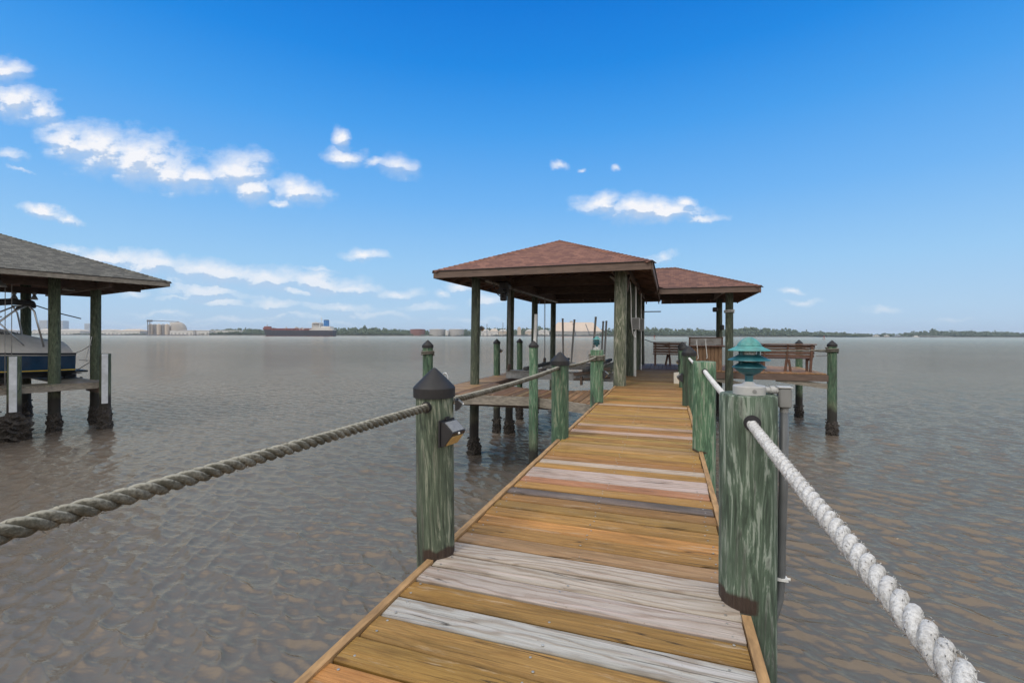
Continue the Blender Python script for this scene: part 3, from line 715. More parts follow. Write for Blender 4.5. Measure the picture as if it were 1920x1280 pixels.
for z_ in (2.30, 1.80):
    q = MB(); q.box((jx - .012, jy - .004, z_), (.052, .034, .012)); q.tube([(jx + .012, jy, z_), (jx + .026, jy - .002, z_)], .006, 8); jchild(q, 'clamp', M_white)

# ------------------------------------------------------------------ lower docks round the slip
LD = DECK - .10
dock = empty('slip_dock', (-3, 10, LD)); tag(dock, 'low brown dock curving from the walkway round the boat slip', 'dock')
PD = Planks()
def interp(pts, x):
    for (x0, a), (x1, b_) in zip(pts, pts[1:]):
        if x0 <= x <= x1: return a + (b_ - a) * (x - x0) / (x1 - x0)
    return pts[-1][1] if x > pts[-1][0] else pts[0][1]
FE = [(-5.2, 9.0), (-4.4, 9.12), (-3.9, 9.25), (-2.8, 9.38), (-1.9, 9.02), (-1.25, 8.62)]
BE = [(-4.5, 11.7), (-4.0, 11.2), (-3.35, 10.75), (-2.6, 10.5), (-1.9, 10.7), (-1.25, 11.2)]
x = -4.45
while x < -1.25:
    f_, r_ = interp(FE, x), interp(BE, x)
    PD.add((x, (f_ + r_) / 2, LD + random.uniform(-.003, .003)), r_ - f_, .137, .036, R(90), jc((.25, .155, .085), .25, .08), .1); x += .145
y = 9.08
while y < 17.3:
    PD.add((-4.86, y, LD + random.uniform(-.003, .003)), .74, .138, .036, 0, jc((.40, .26, .135), .15, .05), .35); y += .146
o = PD.build('deck', dock); o.location = -Vector(dock.location)
q = MB()
for (x0, a), (x1, b_) in zip(FE, FE[1:]): q.bar((x0, a - .03, LD - .11), (x1, b_ - .03, LD - .11), .045, .19)
o = q.build('front_board', M_greyt, dock); o.location = -Vector(dock.location)
q = MB()
for (x0, a), (x1, b_) in zip(BE, BE[1:]): q.bar((x0, a + .02, LD - .12), (x1, b_ + .02, LD - .12), .045, .17)
o = q.build('back_board', M_beam, dock); o.location = -Vector(dock.location)
for xx in (-5.25, -4.47):
    q = MB(); q.bbox(xx - .02, xx + .02, 9.0, 17.3, LD - .2, LD + .0); o = q.build('side_board', M_fascia, dock); o.location = -Vector(dock.location)
for yy in (9.6, 10.2):
    q = MB(); q.bbox(-5.0, -1.4, yy - .03, yy + .03, LD - .30, LD - .05); o = q.build('joist', M_beam, dock); o.location = -Vector(dock.location)

# ladder grab rail
lad = empty('ladder', (-5.1, 9.75, LD)); tag(lad, 'looped metal ladder handrail rising at the catwalk corner', 'ladder')
for dy in (0, .38):
    q = MB(); q.tube([(0, dy, -1.6), (0, dy, .22), (.01, dy, .31), (.05, dy, .36), (.10, dy, .36), (.14, dy, .31), (.15, dy, .22), (.15, dy, 0)], .014, 10)
    o = q.build('rail', M_steel, lad, smooth=True); o.location = (-.12, 0, 0)
for z_ in (-.25, -.55, -.85, -1.15):
    q = MB(); q.bbox(-.15, -.09, 0, .38, z_ - .015, z_ + .015); q.build('rung', M_steel, lad)

# ------------------------------------------------------------------ roofs
def each(mb, fn):
    """build every box in mb (8 vertices, 6 faces each) as a part of its own"""
    for i in range(0, len(mb.v), 8):
        t = MB(); t.v = mb.v[i:i + 8]; t.f = [(0, 2, 3, 1), (4, 5, 7, 6), (0, 1, 5, 4), (2, 6, 7, 3), (0, 4, 6, 2), (1, 3, 7, 5)]; t.mi = [0] * 6; fn(t)
def uvroof(o, faces_uv):
    me = o.data; uvl = me.uv_layers.new(name='UVMap'); k_ = 0
    for poly, fu in zip(me.polygons, faces_uv):
        for li, u in zip(poly.loop_indices, fu): uvl.data[li].uv = u
def slope_uv(pts, e0, e1):
    """uv in metres: u along the eave e0->e1, v up the slope"""
    e0, e1 = Vector(e0), Vector(e1); u = (e1 - e0).normalized(); res = []
    for p_ in pts:
        d = Vector(p_) - e0; a = d.dot(u); res.append((a, (d - u * a).length))
    return res
def roof(parent, T, x0, x1, y0, y1, ze, zr, mt, capmt, name='roof', ends=(1, 1), thick=.05, polys=None):
    """hip roof in a local frame; T maps local (x,y,z) to world. ridge runs along y. """
    xm = (x0 + x1) / 2; h = (x1 - x0) / 2
    ra = (xm, y0 + h, zr); rb = (xm, y1 - h, zr)
    A, B, D2, E = (x0, y0, ze), (x1, y0, ze), (x1, y1, ze), (x0, y1, ze)
    P_ = polys or [([A, B, ra], A, B), ([B, D2, rb, ra], B, D2), ([D2, E, rb], D2, E), ([E, A, ra, rb], E, A)]
    m_ = MB(); uvs = []
    for pts, e0, e1 in P_:
        m_.add([T(p_) for p_ in pts], [tuple(range(len(pts)))]); uvs.append(slope_uv(pts, e0, e1))
    o = m_.build(name, mt, parent); uvroof(o, uvs)
    # underside boards
    q = MB()
    for pts, e0, e1 in P_: q.add([T((a, b_, c - thick)) for a, b_, c in pts], [tuple(reversed(range(len(pts))))])
    q.build('soffit', M_ceil, o)
    return o, (A, B, D2, E, ra, rb)
def hipcaps(T, o, segs, mt):
    q = MB()
    for a, b_ in segs:
        a, b_ = Vector(T(a)), Vector(T(b_)); L = (b_ - a).length; n = int(L / .14); d = (b_ - a).normalized(); sd = d.cross(Vector((0, 0, 1))).normalized(); up = sd.cross(d)
        for i in range(n):
            c = a + d * (L * (i + .5) / n) + up * (.006)
            p0 = c - d * .085 + up * .012; p1 = c + d * .085
            vs = [p0 + sd * .13 - up * .05, p0 + up * .006, p0 - sd * .13 - up * .05, p1 + sd * .13 - up * .05, p1 + up * .0, p1 - sd * .13 - up * .05]
            vs += [v_ - up * .012 for v_ in vs]
            q.add(vs, [(0, 3, 4, 1), (1, 4, 5, 2), (0, 1, 7, 6), (1, 2, 8, 7), (2, 5, 11, 8), (3, 0, 6, 9), (3, 9, 10, 4), (4, 10, 11, 5)])
    q.build('hip_cap', mt, o)
def fascia(T, o, pts, ht, mt, closed=True, th=.035, drop=0.0):
    k_ = len(pts)
    for i in range(k_ if closed else k_ - 1):
        a, b_ = Vector(T(pts[i])), Vector(T(pts[(i + 1) % k_]))
        q = MB(); d = (b_ - a).normalized(); a2 = a + d * .02; b2 = b_ - d * .02
        q.bar(a2 + Vector((0, 0, -.012 - ht / 2 - drop)), b2 + Vector((0, 0, -.012 - ht / 2 - drop)), th, ht); q.build('fascia', mt, o)
    q = MB()
    for i in range(k_ if closed else k_ - 1):   # dark drip edge
        a, b_ = Vector(T(pts[i])), Vector(T(pts[(i + 1) % k_])); q.bar(a + Vector((0, 0, -.006)), b_ + Vector((0, 0, -.006)), th + .05, .016)
    q.build('drip_edge', M_cap, o)

I_ = lambda p_: Vector(p_)
# --- boathouse over the slip
bh = empty('boathouse', (-2.97, 15.4, 0)); tag(bh, 'open boathouse with red shingled hip roof on tall wooden posts', 'boathouse')
def ch(mb, name, mt, par=bh, **k_):
    o = mb.build(name, mt, par, **k_)
    if par.parent is None and par.type == 'EMPTY': o.location = -Vector(par.location)
    return o
ZE, ZR = 4.49, 5.60
rx0, rx1, ry0, ry1 = -5.62, -.35, 10.42, 20.45
T1 = I_
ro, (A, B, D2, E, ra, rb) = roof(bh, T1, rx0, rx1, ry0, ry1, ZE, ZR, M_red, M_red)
ro.location = -Vector(bh.location)
hipcaps(T1, ro, [(A, ra), (B, ra), (D2, rb), (E, rb), (ra, rb)], M_red)
# hip caps need the UV map too: give them a flat one
fascia(T1, ro, [A, B, D2, E], .17, M_fascia)
q = MB()   # sloping soffit rafters in the overhang and under the boards
sl_ = (ZR - ZE) / ((rx1 - rx0) / 2)
for i in range(17):
    y = ry0 + .3 + i * .6
    lim = min(y - ry0, ry1 - y, (rx1 - rx0) / 2) - .10
    for s_, xe in ((1, rx0), (-1, rx1)):
        q.bar((xe + s_ * .03, y, ZE - .135), (xe + s_ * lim, y, ZE - .135 + sl_ * lim), .04, .10)
for i in range(9):
    x = rx0 + .3 + i * .585
    lim = min(x - rx0, rx1 - x) - .10
    q.bar((x, ry0 + .03, ZE - .135), (x, ry0 + lim, ZE - .135 + sl_ * lim), .04, .10)
    q.bar((x, ry1 - .03, ZE - .135), (x, ry1 - lim, ZE - .135 + sl_ * lim), .04, .10)
each(q, lambda t: ch(t, 'rafter', M_ceil))
PY = [11.15, 13.95, 16.75, 19.7]
for xx in (-4.80, -1.10):
    q = MB(); q.bbox(xx - .19, xx - .145, 10.95, 19.9, 4.36, 4.62); ch(q, 'side_beam', M_beam)
    q = MB(); q.bbox(xx + .145, xx + .19, 10.95, 19.9, 4.36, 4.62); ch(q, 'side_beam', M_beam)
for yy in PY:
    q = MB(); q.bbox(-5.05, -.85, yy - .20, yy - .155, 4.40, 4.66); ch(q, 'cross_beam', M_beam)
for yy in (12.2, 12.9, 14.9, 15.8, 17.6, 18.5):
    q = MB(); q.bbox(-4.9, -1.0, yy - .02, yy + .02, 4.64, 4.80); ch(q, 'joist', M_ceil)
for i, yy in enumerate(PY):
    for xx in (-4.80, -1.10):
        r_ = .118 if xx < -2 else (.148 if i == 0 else .135)
        lean = (.012, 0) if xx < -2 else (.012, .0)
        o = ch(pile_body(xx, yy, 4.66, r_, lean), 'post', M_post_pale if (xx > -2 and i == 0) else M_post, smooth=True, angle=50)
        cr = crust(xx, yy, r_, .24, lean).build('oyster_crust', M_crust, o)
# diagonal brace
for yy, d_ in ((11.15, 1), (13.95, 1)):
    q = MB(); q.bar((-1.10 + .17, yy + .05, 3.95), (-1.10 + .17, yy + .75, 4.5), .04, .10); ch(q, 'brace', M_fascia)

# --- lift machinery under the roof: motor, drive pipe, cables
lift = empty('boat_lift', (-3, 14, 2)); tag(lift, 'grey boat lift cradle slung on cables inside the boathouse', 'boat lift')
def lc(mb, name, mt, **k_):
    o = mb.build(name, mt, lift, **k_); o.location = -Vector(lift.location); return o
q = MB(); q.tube([(-4.565, 11.3, 4.30), (-4.565, 19.5, 4.30)], .03, 10); lc(q, 'drive_pipe', M_alu, smooth=True)
q = MB(); q.tube([(-1.32, 11.3, 4.30), (-1.32, 19.5, 4.30)], .03, 10); lc(q, 'drive_pipe', M_alu, smooth=True)
mo = Vector((-4.42, 12.35, 4.22)); q = MB()
q.cbox(mo, (.22, .24, .34), .03); q.tube([mo + Vector((0, -.12, -.12)), mo + Vector((0, -.34, -.12))], .085, 16); q.tube([mo + Vector((0, .1, .1)), mo + Vector((0, .3, .1))], .11, 16)
q.cbox(mo + Vector((0, -.05, -.27)), (.16, .18, .2), .02); lc(q, 'motor', M_black, smooth=True, angle=35)
q = MB(); q.tube([(-4.55, 11.75, 4.36), (-4.5, 11.78, 4.15), (-4.45, 11.9, 4.0), (-4.4, 12.1, 3.93), (-4.4, 12.2, 4.0)], .012, 8); lc(q, 'power_cable', M_black)
for (xx, yy) in ((-4.45, 12.9), (-4.45, 17.0), (-1.38, 12.9), (-1.38, 17.0)):
    for d_ in (-.06, .06):
        q = MB(); q.tube([(xx, yy + d_, 4.3), (xx, yy + d_ * .8, 1.95)], .009, 6); lc(q, 'cable', M_wire)
    q = MB(); q.cbox((xx, yy, 1.93), (.07, .2, .2), .02); lc(q, 'pulley', M_beam)
for yy in (12.9, 17.0):
    q = MB()
    q.bbox(-4.55, -1.28, yy - .08, yy + .08, 1.84, 1.86); q.bbox(-4.55, -1.28, yy - .08, yy + .08, 1.62, 1.64); q.bbox(-4.55, -1.28, yy - .01, yy + .01, 1.64, 1.84)
    lc(q, 'cross_beam', M_alu)
for xx in (-3.65, -2.05):
    q = MB(); q.cbox((xx, 14.7, 1.98), (.14, 5.6, .09), .02); b_o = lc(q, 'bunk', M_carpet)
    for yy in (12.9, 17.0):
        q = MB(); q.bbox(xx - .05, xx + .05, yy - .05, yy + .05, 1.86, 1.94); q.build('bracket', M_alu, b_o)
q = MB(); q.cbox((-1.72, 15.0, 1.88), (.46, 5.4, .05), .008); lc(q, 'walk_board', plain('mossy_board', (.14, .13, .075), rough=.9, var=.3))
q = MB(); q.bar((-2.5, 12.75, 1.80), (-1.5, 12.75, 1.98), .10, .09); q.bar((-2.5, 12.72, 1.66), (-1.5, 12.72, 1.74), .06, .05); q.bbox(-2.30, -2.24, 12.6, 12.7, 1.52, 1.75); lc(q, 'bracket', M_beam)
def gp(px0, py0, px1, py1, D, r=.03):
    return (at(px0, D, hgt(px0, py0, D)), at(px1, D, hgt(px1, py1, D)), r)
for k_, (a, b_, r_) in enumerate([gp(1055, 598, 1056.5, 690, 15.2), gp(1077, 600, 1070.5, 690, 15.0), gp(1117, 595, 1110, 690, 13.8), gp(1131, 603, 1127, 690, 15.6), gp(1137, 602.5, 1132.5, 690, 15.2)]):
    q = MB(); q.tube([b_ , a], .032, 12); q.lathe([(.036, -.02), (.036, .02)], a, 12); lc(q, 'guide_pole', plain('grey_guide_pipe', (.25, .24, .22), rough=.5, var=.2) if k_ == 0 else bpy.data.materials['grey_guide_pipe'], smooth=True, angle=40)
a, b_, _ = gp(1005, 589, 1001, 690, 12.2)
q = MB(); q.tube([b_, a], .045, 12); lc(q, 'guide_pole', M_white, smooth=True, angle=40)

# --- electrical boxes and pipes on the right-hand boathouse posts
def ebox(x, y, z, w_, h_, label):
    root = empty('electrical_box', (x, y, z)); tag(root, label, 'electrical box', 'electrical boxes on the boathouse posts')
    q = MB(); q.cbox((0, 0, 0), (w_, .12, h_), .01); q.build('box', M_pvc, root)
    q = MB(); q.cbox((0, -.064, .0), (w_ * .86, .012, h_ * .86), .003); q.build('door', M_gbox, root)
    q = MB(); q.tube([(0, 0, -h_ / 2), (.0, 0, -h_ / 2 - 1.35)], .013, 8); q.tube([(0, 0, h_ / 2), (0, 0, h_ / 2 + .9)], .018, 8); q.build('conduit', M_white, root)
ebox(-.90, 13.75, 3.22, .22, .34, 'pale electrical box on the second boathouse post')
ebox(-.90, 16.55, 3.25, .2, .42, 'second smaller pale box on the third boathouse post')
q = MB(); q.tube([(-.97, 12.6 + .0, 4.3), (-.95, 12.62, 3.9), (-.95, 12.7, 3.3), (-.93, 12.9, 2.95), (-.90, 13.3, 2.82), (-.90, 13.62, 2.9)], .012, 8)
tag(q.build('cable', M_white), 'pale cable drooping between the first two right boathouse posts', 'cable')
q = MB(); q.tube([(-1.1 + .16, 13.75, 1.72), (-1.1 + .16, 13.75, 3.0)], .014, 8)
tag(q.build('water_pipe', M_white), 'white plastic pipe standing against the second boathouse post', 'pipe')
q = MB(); q.tube([(-.95, 19.6, 3.85), (-.3, 19.6, 3.85)], .02, 8); q.tube([(-.98, 19.6, 3.9), (-.95, 19.6, 1.72)], .02, 8)
tag(q.build('hanging_arm', M_gbox), 'thin metal arm sticking out from the rearmost boathouse post', 'arm')

# --- sitting platform with its own roof
pf = empty('platform', (2, 18.7, DECK)); tag(pf, 'wide brown sitting platform at the end of the walkway', 'platform')
PP = Planks(); x = -1.6
while x < 4.7:
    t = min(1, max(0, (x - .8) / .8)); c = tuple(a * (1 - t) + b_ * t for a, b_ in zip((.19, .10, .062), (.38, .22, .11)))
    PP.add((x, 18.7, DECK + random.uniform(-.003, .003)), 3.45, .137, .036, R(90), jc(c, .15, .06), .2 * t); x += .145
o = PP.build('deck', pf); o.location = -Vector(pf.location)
for nm, (a0, a1, b0, b1) in (('front_board', (.4, 4.78, 16.93, 16.975)), ('back_board', (-1.6, 4.78, 20.43, 20.47)), ('side_board', (4.74, 4.78, 16.98, 20.42))):
    q = MB(); q.bbox(a0, a1, b0, b1, DECK - .25, DECK - .045); o = q.build(nm, M_fascia, pf); o.location = -Vector(pf.location)
for yy in (17.3, 18.7, 20.1):
    q = MB(); q.bbox(-1.5, 4.7, yy - .03, yy + .03, DECK - .28, DECK - .04); o = q.build('joist', M_beam, pf); o.location = -Vector(pf.location)
q = MB(); q.bar((3.3, 17.0, DECK - .22), (4.8, 17.0, DECK - .42), .05, .16); q.bar((1.4, 17.0, DECK - .24), (2.3, 17.0, DECK - .45), .05, .16); o = q.build('brace', M_greyt, pf); o.location = -Vector(pf.location)

pv = empty('pavilion', (1.2, 18, 0)); tag(pv, 'small open pavilion with lower brown hip roof over the platform', 'pavilion')
ze2, zr2 = 4.39, 5.37; X1 = 2.62; Y0, Y1 = 15.62, 20.40; ym = (Y0 + Y1) / 2; hh = ym - Y0
k1 = -.12; k2 = -2.41
F1 = [(k1, Y0, ze2), (X1, Y0, ze2), (X1 - hh, ym, zr2), (k2, ym, zr2)]
F2 = [(X1, Y0, ze2), (X1, Y1, ze2), (X1 - hh, ym, zr2)]
F3 = [(X1, Y1, ze2), (k1, Y1, ze2), (k2, ym, zr2), (X1 - hh, ym, zr2)]
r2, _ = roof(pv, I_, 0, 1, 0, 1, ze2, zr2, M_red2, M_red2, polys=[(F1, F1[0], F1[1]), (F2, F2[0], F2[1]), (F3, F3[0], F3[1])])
r2.location = -Vector(pv.location)
hipcaps(I_, r2, [(F2[0], F2[2]), (F2[1], F2[2]), (F1[2], (-1.2, ym, zr2))], M_red2)
fascia(I_, r2, [(k1 - .2, Y0, ze2), (X1, Y0, ze2), (X1, Y1, ze2), (k1 - .2, Y1, ze2)], .17, M_fascia, closed=False)
q = MB()
s2 = (zr2 - ze2) / hh
for i in range(8):
    x = -.9 + i * .5; lim = min(hh, X1 - x) - .10
    q.bar((x, Y0 + .03, ze2 - .135), (x, Y0 + lim, ze2 - .135 + s2 * lim), .04, .10); q.bar((x, Y1 - .03, ze2 - .135), (x, Y1 - lim, ze2 - .135 + s2 * lim), .04, .10)
for i in range(8):
    y = Y0 + .35 + i * .55; lim = min(y - Y0, Y1 - y) - .10
    q.bar((X1 - .03, y, ze2 - .135), (X1 - lim, y, ze2 - .135 + s2 * lim), .04, .10)
def pc(mb, name, mt, **k_):
    o = mb.build(name, mt, pv, **k_); o.location = -Vector(pv.location); return o
each(q, lambda t: pc(t, 'rafter', M_ceil))
for yy in (16.3, 19.7):
    q = MB(); q.bbox(-1.0, 2.1, yy - .17, yy - .125, 4.30, 4.54); pc(q, 'beam', M_beam)
q = MB(); q.bbox(1.66, 1.70, 16.3, 19.8, 4.28, 4.50); pc(q, 'beam', M_beam)
for (xx, yy, r_) in ((1.84, 16.35, .12), (1.88, 19.9, .115)):
    o = pc(pile_body(xx, yy, 4.5, r_), 'post', M_post, smooth=True, angle=50); crust(xx, yy, r_, .24).build('oyster_crust', M_crust, o)
q = MB(); q.lathe([(.05, .0), (.07, .03), (.05, .09), (.01, .1)], (1.62, 16.1, 4.22), 14); tag(q.build('ceiling_light', M_pvc, smooth=True), 'small round pale light under the pavilion eave', 'light')
coil(1.84, 16.35, 3.62, .122, 2.2, .022, 'pale strap wound high on the front pavilion post', M_ropew)
q = MB(); q.cbox((1.72, 19.7, 3.9), (.2, .12, .18), .04); q.cbox((1.98, 19.7, 3.2), (.12, .12, .2), .04)
tag(q.build('wall_fixture', M_black), 'dark lump of fixtures on the rear pavilion post', 'fixture')

# --- benches
def bench(x, y, ang, L, label):
    root = empty('bench', (x, y, DECK), ang); tag(root, label, 'bench', 'brown timber benches on the platform')
    q = MB()
    for i in range(4): q.cbox((0, -.02 + i * .115, .44), (L, .10, .035), .006)
    q.build('seat', M_brown, root)
    q = MB(); M = Matrix.Rotation(R(-14), 3, 'X')
    for i in range(4): q.cbox((0, .46 + i * .032, .52 + i * .105), (L, .026, .088), .005, M=M)
    q.cbox((0, .62, .905), (L + .06, .13, .032), .006); q.build('backrest', M_brown, root)
    for sx in (-1, 1):
        xx = sx * (L / 2 - .09)
        q = MB(); q.cbox((xx, .0, .21), (.07, .09, .42), .006); q.build('leg', M_brown, root)
        q = MB(); q.bar((xx, .40, 0), (xx, .60, .88), .06, .09); q.build('leg', M_brown, root)
        q = MB(); q.bbox(xx - .03, xx + .03, -.02, .45, .36, .42); q.build('seat_rail', M_brown, root)
    q = MB(); q.bar((0, .40, .36), (0, .60, .88), .05, .07); q.bar((.04, .38, 0), (-.0, .42, .40), .05, .07); q.bar((-.14, .30, 0), (-.06, .42, .40), .05, .07); q.build('support', M_brown, root)
    return root
bench(3.72, 17.95, R(180), 1.55, 'long brown slatted bench seen from behind, right of the lamp')
bench(.02, 19.3, R(0), 1.25, 'brown slatted bench at the far side of the platform')
q = MB(); q.cbox((.42, 16.75 + .55, DECK + .42), (.2, .7, .84), .01); q.bbox(.30, .54, 16.9, 17.7, DECK + .845, DECK + .87)
tag(q.build('bench_end_panel', M_brown), 'dark brown upright timber panel beside the capped piles', 'panel')

# --- fish cleaning table
ft = empty('cleaning_table', (1.22, 17.25, DECK)); tag(ft, 'wooden cleaning table with pale splashboard beside the pavilion post', 'table')
q = MB()
for i in range(8): q.cbox((-.42 + i * .12, 0, .40), (.112, .45, .80), .006)
q.build('cabinet', M_brownl, ft)
q = MB(); q.cbox((0, -.02, .83), (1.12, .60, .04), .006); q.build('countertop', M_brown, ft)
q = MB(); q.cbox((0, .22, .98), (1.0, .02, .24), .004); q.build('splashboard', M_cut, ft)
q = MB(); q.bbox(-.55, -.50, .2, .26, .85, 1.12); q.bbox(.50, .55, .2, .26, .85, 1.12); q.bbox(-.56, .56, .19, .27, 1.10, 1.13); q.build('frame', M_brown, ft)
for xx, zt, zb in ((-.33, 1.04, .42), (-.05, 1.07, .44)):
    q = MB(); q.tube([(xx, -.33, zt), (xx + .05, -.34, zb + .1), (xx + .06, -.34, zb), (xx + .03, -.35, zb - .03)], .012, 8); q.tube([(xx - .05, -.33, zt - .02), (xx + .05, -.33, zt - .02)], .01, 6); q.build('hanging_hook', M_white, ft)
q = MB(); q.bbox(.62, .70, -.1, .12, .2, .88); q.build('side_rail', M_brown, ft)
# pale wedge board by the pile
q = MB(); q.add([(.12, 12.05, DECK), (.27, 12.05, DECK), (.27, 12.05, DECK + .26), (.12, 12.05, DECK + .24), (.12, 12.5, DECK), (.27, 12.5, DECK), (.27, 12.5, DECK + .26), (.12, 12.5, DECK + .24)], [(0, 1, 2, 3), (5, 4, 7, 6), (4, 0, 3, 7), (1, 5, 6, 2), (3, 2, 6, 7), (4, 5, 1, 0)])
tag(q.build('step_block', plain('pale_painted_board', (.55, .50, .42), rough=.7, var=.1)), 'pale block on the planks beside the farthest capped pile', 'block')

# --- rope rail around the platform
rope(sag((-.95, 19.9, 2.72), (.2, 20.3, 2.44), .05), .018, .1, M_roped, 'dark rope slack between rear boathouse post and far bench', group='dark ropes round the platform', seg=5, n=4)
rope(sag((.2, 20.3, 2.44), (4.72, 20.3, 2.50), .03), .018, .1, M_roped, 'dark rope along the back of the platform to the rear corner pile', group='dark ropes round the platform', seg=5, n=4)
rope(sag((4.72, 20.3, 2.52), (4.86, 17.05, 2.42), .10), .024, .1, M_roped, 'dark rope between the two right corner piles of the platform', group='dark ropes round the platform', seg=5, n=4)
rope(sag((1.95, 16.4, 2.46), (4.8, 17.0, 2.44), .03), .02, .1, M_rope, 'pale rope from the pavilion post to the front corner pile', group='dark ropes round the platform', seg=5, n=4)
q = MB(); q.tube([(4.45, 17.1, 2.24), (4.86, 17.1, 2.27)], .012, 6); q.tube([(4.45, 17.1, 2.24), (4.52, 17.1, 2.29)], .012, 6)
tag(q.build('hook', M_wire), 'small metal hook sticking out from the front corner pile', 'hook')

# ------------------------------------------------------------------ neighbour's boathouse (its own frame, turned 14 degrees)
NX, NZ = -13.5, 15.3
dx, dz_ = .5394, .8421
def NT(p_):   # local: x = to the right (towards us), y = outward along the dock, z
    a, b_, z = p_
    return cw(NX + dz_ * a + dx * b_, NZ - dx * a + dz_ * b_, z)
NANG = math.atan2(*(lambda v_: (v_.y, v_.x))(NT((1, 0, 0)) - NT((0, 0, 0))))
nb = empty('neighbour_boathouse', NT((-3, -3, 0)), NANG); tag(nb, 'neighbouring boathouse with grey shingled roof at the left edge', 'boathouse')
def NL(p_): return Vector((p_[0] + 3, p_[1] + 3, p_[2]))     # same frame, local to the empty
ND = 1.30
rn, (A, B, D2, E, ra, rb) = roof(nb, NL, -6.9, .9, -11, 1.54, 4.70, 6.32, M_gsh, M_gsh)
hipcaps(NL, rn, [(D2, rb), (B, ra), (E, rb), (A, ra), (ra, rb)], M_gsh)
fascia(NL, rn, [A, B, D2, E], .15, M_greyt)
q = MB(); sn = 1.62 / 3.9
for i in range(21):
    y = -10.7 + i * .6; lim = min(y + 11, 1.54 - y, 3.9) - .1
    for s_, xe in ((1, -6.9), (-1, .9)): q.bar(NL((xe + s_ * .03, y, 4.565)), NL((xe + s_ * lim, y, 4.565 + sn * lim)), .045, .10)
for i in range(13):
    x = -6.6 + i * .6; lim = min(x + 6.9, .9 - x) - .1
    q.bar(NL((x, 1.5, 4.565)), NL((x, 1.54 - lim, 4.565 + sn * lim)), .045, .10)
M_raft = plain('brown_rafter_timber', (.17, .105, .07), rough=.8, var=.3, scale=4)
each(q, lambda t: t.build('rafter', M_raft, nb))
def nl_pile(a, b_, top, r, mt, name='post', cz=.38, thick=.05):
    P_ = NL((a, b_, 0)); o = pile_body(P_.x, P_.y, top, r).build(name, mt, nb, smooth=True, angle=50); crust(P_.x, P_.y, r, cz, thick=thick).build('oyster_crust', M_crust, o); return o
for (a, b_) in ((-.60, -1.05), (-1.45, .2), (-5.2, -.8), (-.6, -5.0), (-5.2, -5)): nl_pile(a, b_, 4.75, .15, M_npost)
nl_pile(-1.9, -2.6, 1.25, .17, M_npost, cz=1.0, thick=.14); nl_pile(-1.3, -2.9, 1.25, .17, M_npost, cz=1.0, thick=.12); nl_pile(-2.6, -3.4, 1.25, .17, M_npost, cz=.95, thick=.12)
for aa in (-.75, -5.1):
    q = MB(); q.box(NL((aa, -4.5, 4.52)), (.09, 11.5, .24)); q.build('side_beam', M_beam, nb)
for bb in (.05, -3.0, -6):
    q = MB(); q.box(NL((-3, bb, 4.52)), (7.0, .09, .22)); q.build('cross_beam', M_beam, nb)
# its dock
nd = empty('neighbour_dock', NT((-.5, -3, ND)), NANG); tag(nd, 'low grey plank dock beside the covered motor boat', 'dock')
PN = Planks(); y = -8.0
while y < .12:
    PN.add((-.03, y + 3, 0), 1.05, .135, .036, 0, jc((.30, .27, .21), .15, .04), .8); y += .145
y = 0
while y < 6: PN.add((-.6 - y, 3.2 - .6, 0), 1.0, .135, .036, R(90), jc((.30, .27, .21), .15, .04), .8); y += .145
PN.build('deck', nd)
q = MB(); q.box((.51, -.9, -.115), (.045, 8.1, .15)); q.build('front_board', M_greyt, nd)
q = MB(); q.box((-.55, -.9, -.115), (.045, 8.1, .15)); q.build('back_board', M_greyt, nd)
q = MB(); q.box((-2.5, 3.14, -.13), (6.0, .045, .18)); q.build('end_board', M_beam, nd)
q = MB(); q.box((-.0, 2.9, -.25), (1.3, .08, .18)); q.box((-.0, .6, -.25), (1.3, .08, .18)); q.build('joist', M_beam, nd)
M_fend = plain('chalky_board_paint', (.52, .53, .54), rough=.8, var=.15, scale=6, dirt=(.34, .34, .32))
# marker piles with white boards
for (a, b_, top, lb) in ((0.0, 0.0, hgt(195, 663, 15.3), 'green pile with white fender board at outer corner of neighbouring dock'), (0.0, -2.07, hgt(26, 668, 13.5), 'nearer pile with white fender board and large oyster clump at left edge')):
    P_ = NT((a + .15, b_, 0)); root = pile(P_.x, P_.y, top, .15, lb, M_npost, group='fender piles of the neighbouring dock', crust_h=.5 if b_ == 0 else .62, thick=.055 if b_ == 0 else .22)
    q = MB(); fv = cw(.62, -.78, 0); fa_ = math.atan2(fv.y, fv.x); M = Matrix.Rotation(fa_, 3, 'Z'); dd = M @ Vector((.15, 0, 0))
    q.cbox((dd.x, dd.y, (top + .62) / 2), (.05, .16, top - .62), .006, M=M); q.build('fender_board', M_fend, root)

# --- covered boat on its lift
bt = empty('motor_boat', NT((-2.9, -3.2, 0)), NANG); tag(bt, 'navy motor boat with yellow stripe under a beige cover', 'boat')
def sect(t):        # t 0 = stern, 1 = bow ; returns half-beam, keel z, chine z, gunwale z
    hb_ = 1.28 * (1 - max(0, (t - .45) / .55) ** 2.2) + .02; return hb_, 1.36 + .55 * max(0, t - .6) ** 1.6 * 2, 1.60 + .35 * t ** 2, 2.20 + .42 * t ** 1.5
Lb = 7.2; N = 22
def loft(rows, name, mt, par, smooth=True, flip=False):
    m_ = MB(); k_ = len(rows[0]); vs = [p_ for r_ in rows for p_ in r_]
    fs = [(i * k_ + j, i * k_ + j + 1, (i + 1) * k_ + j + 1, (i + 1) * k_ + j) for i in range(len(rows) - 1) for j in range(k_ - 1)]
    fs += [tuple(range(k_)), tuple(reversed(range((len(rows) - 1) * k_, len(rows) * k_)))]
    m_.add(vs, fs); return m_.build(name, mt, par, smooth=smooth, angle=35)
y_st = 2.92
rows = []; rl = []
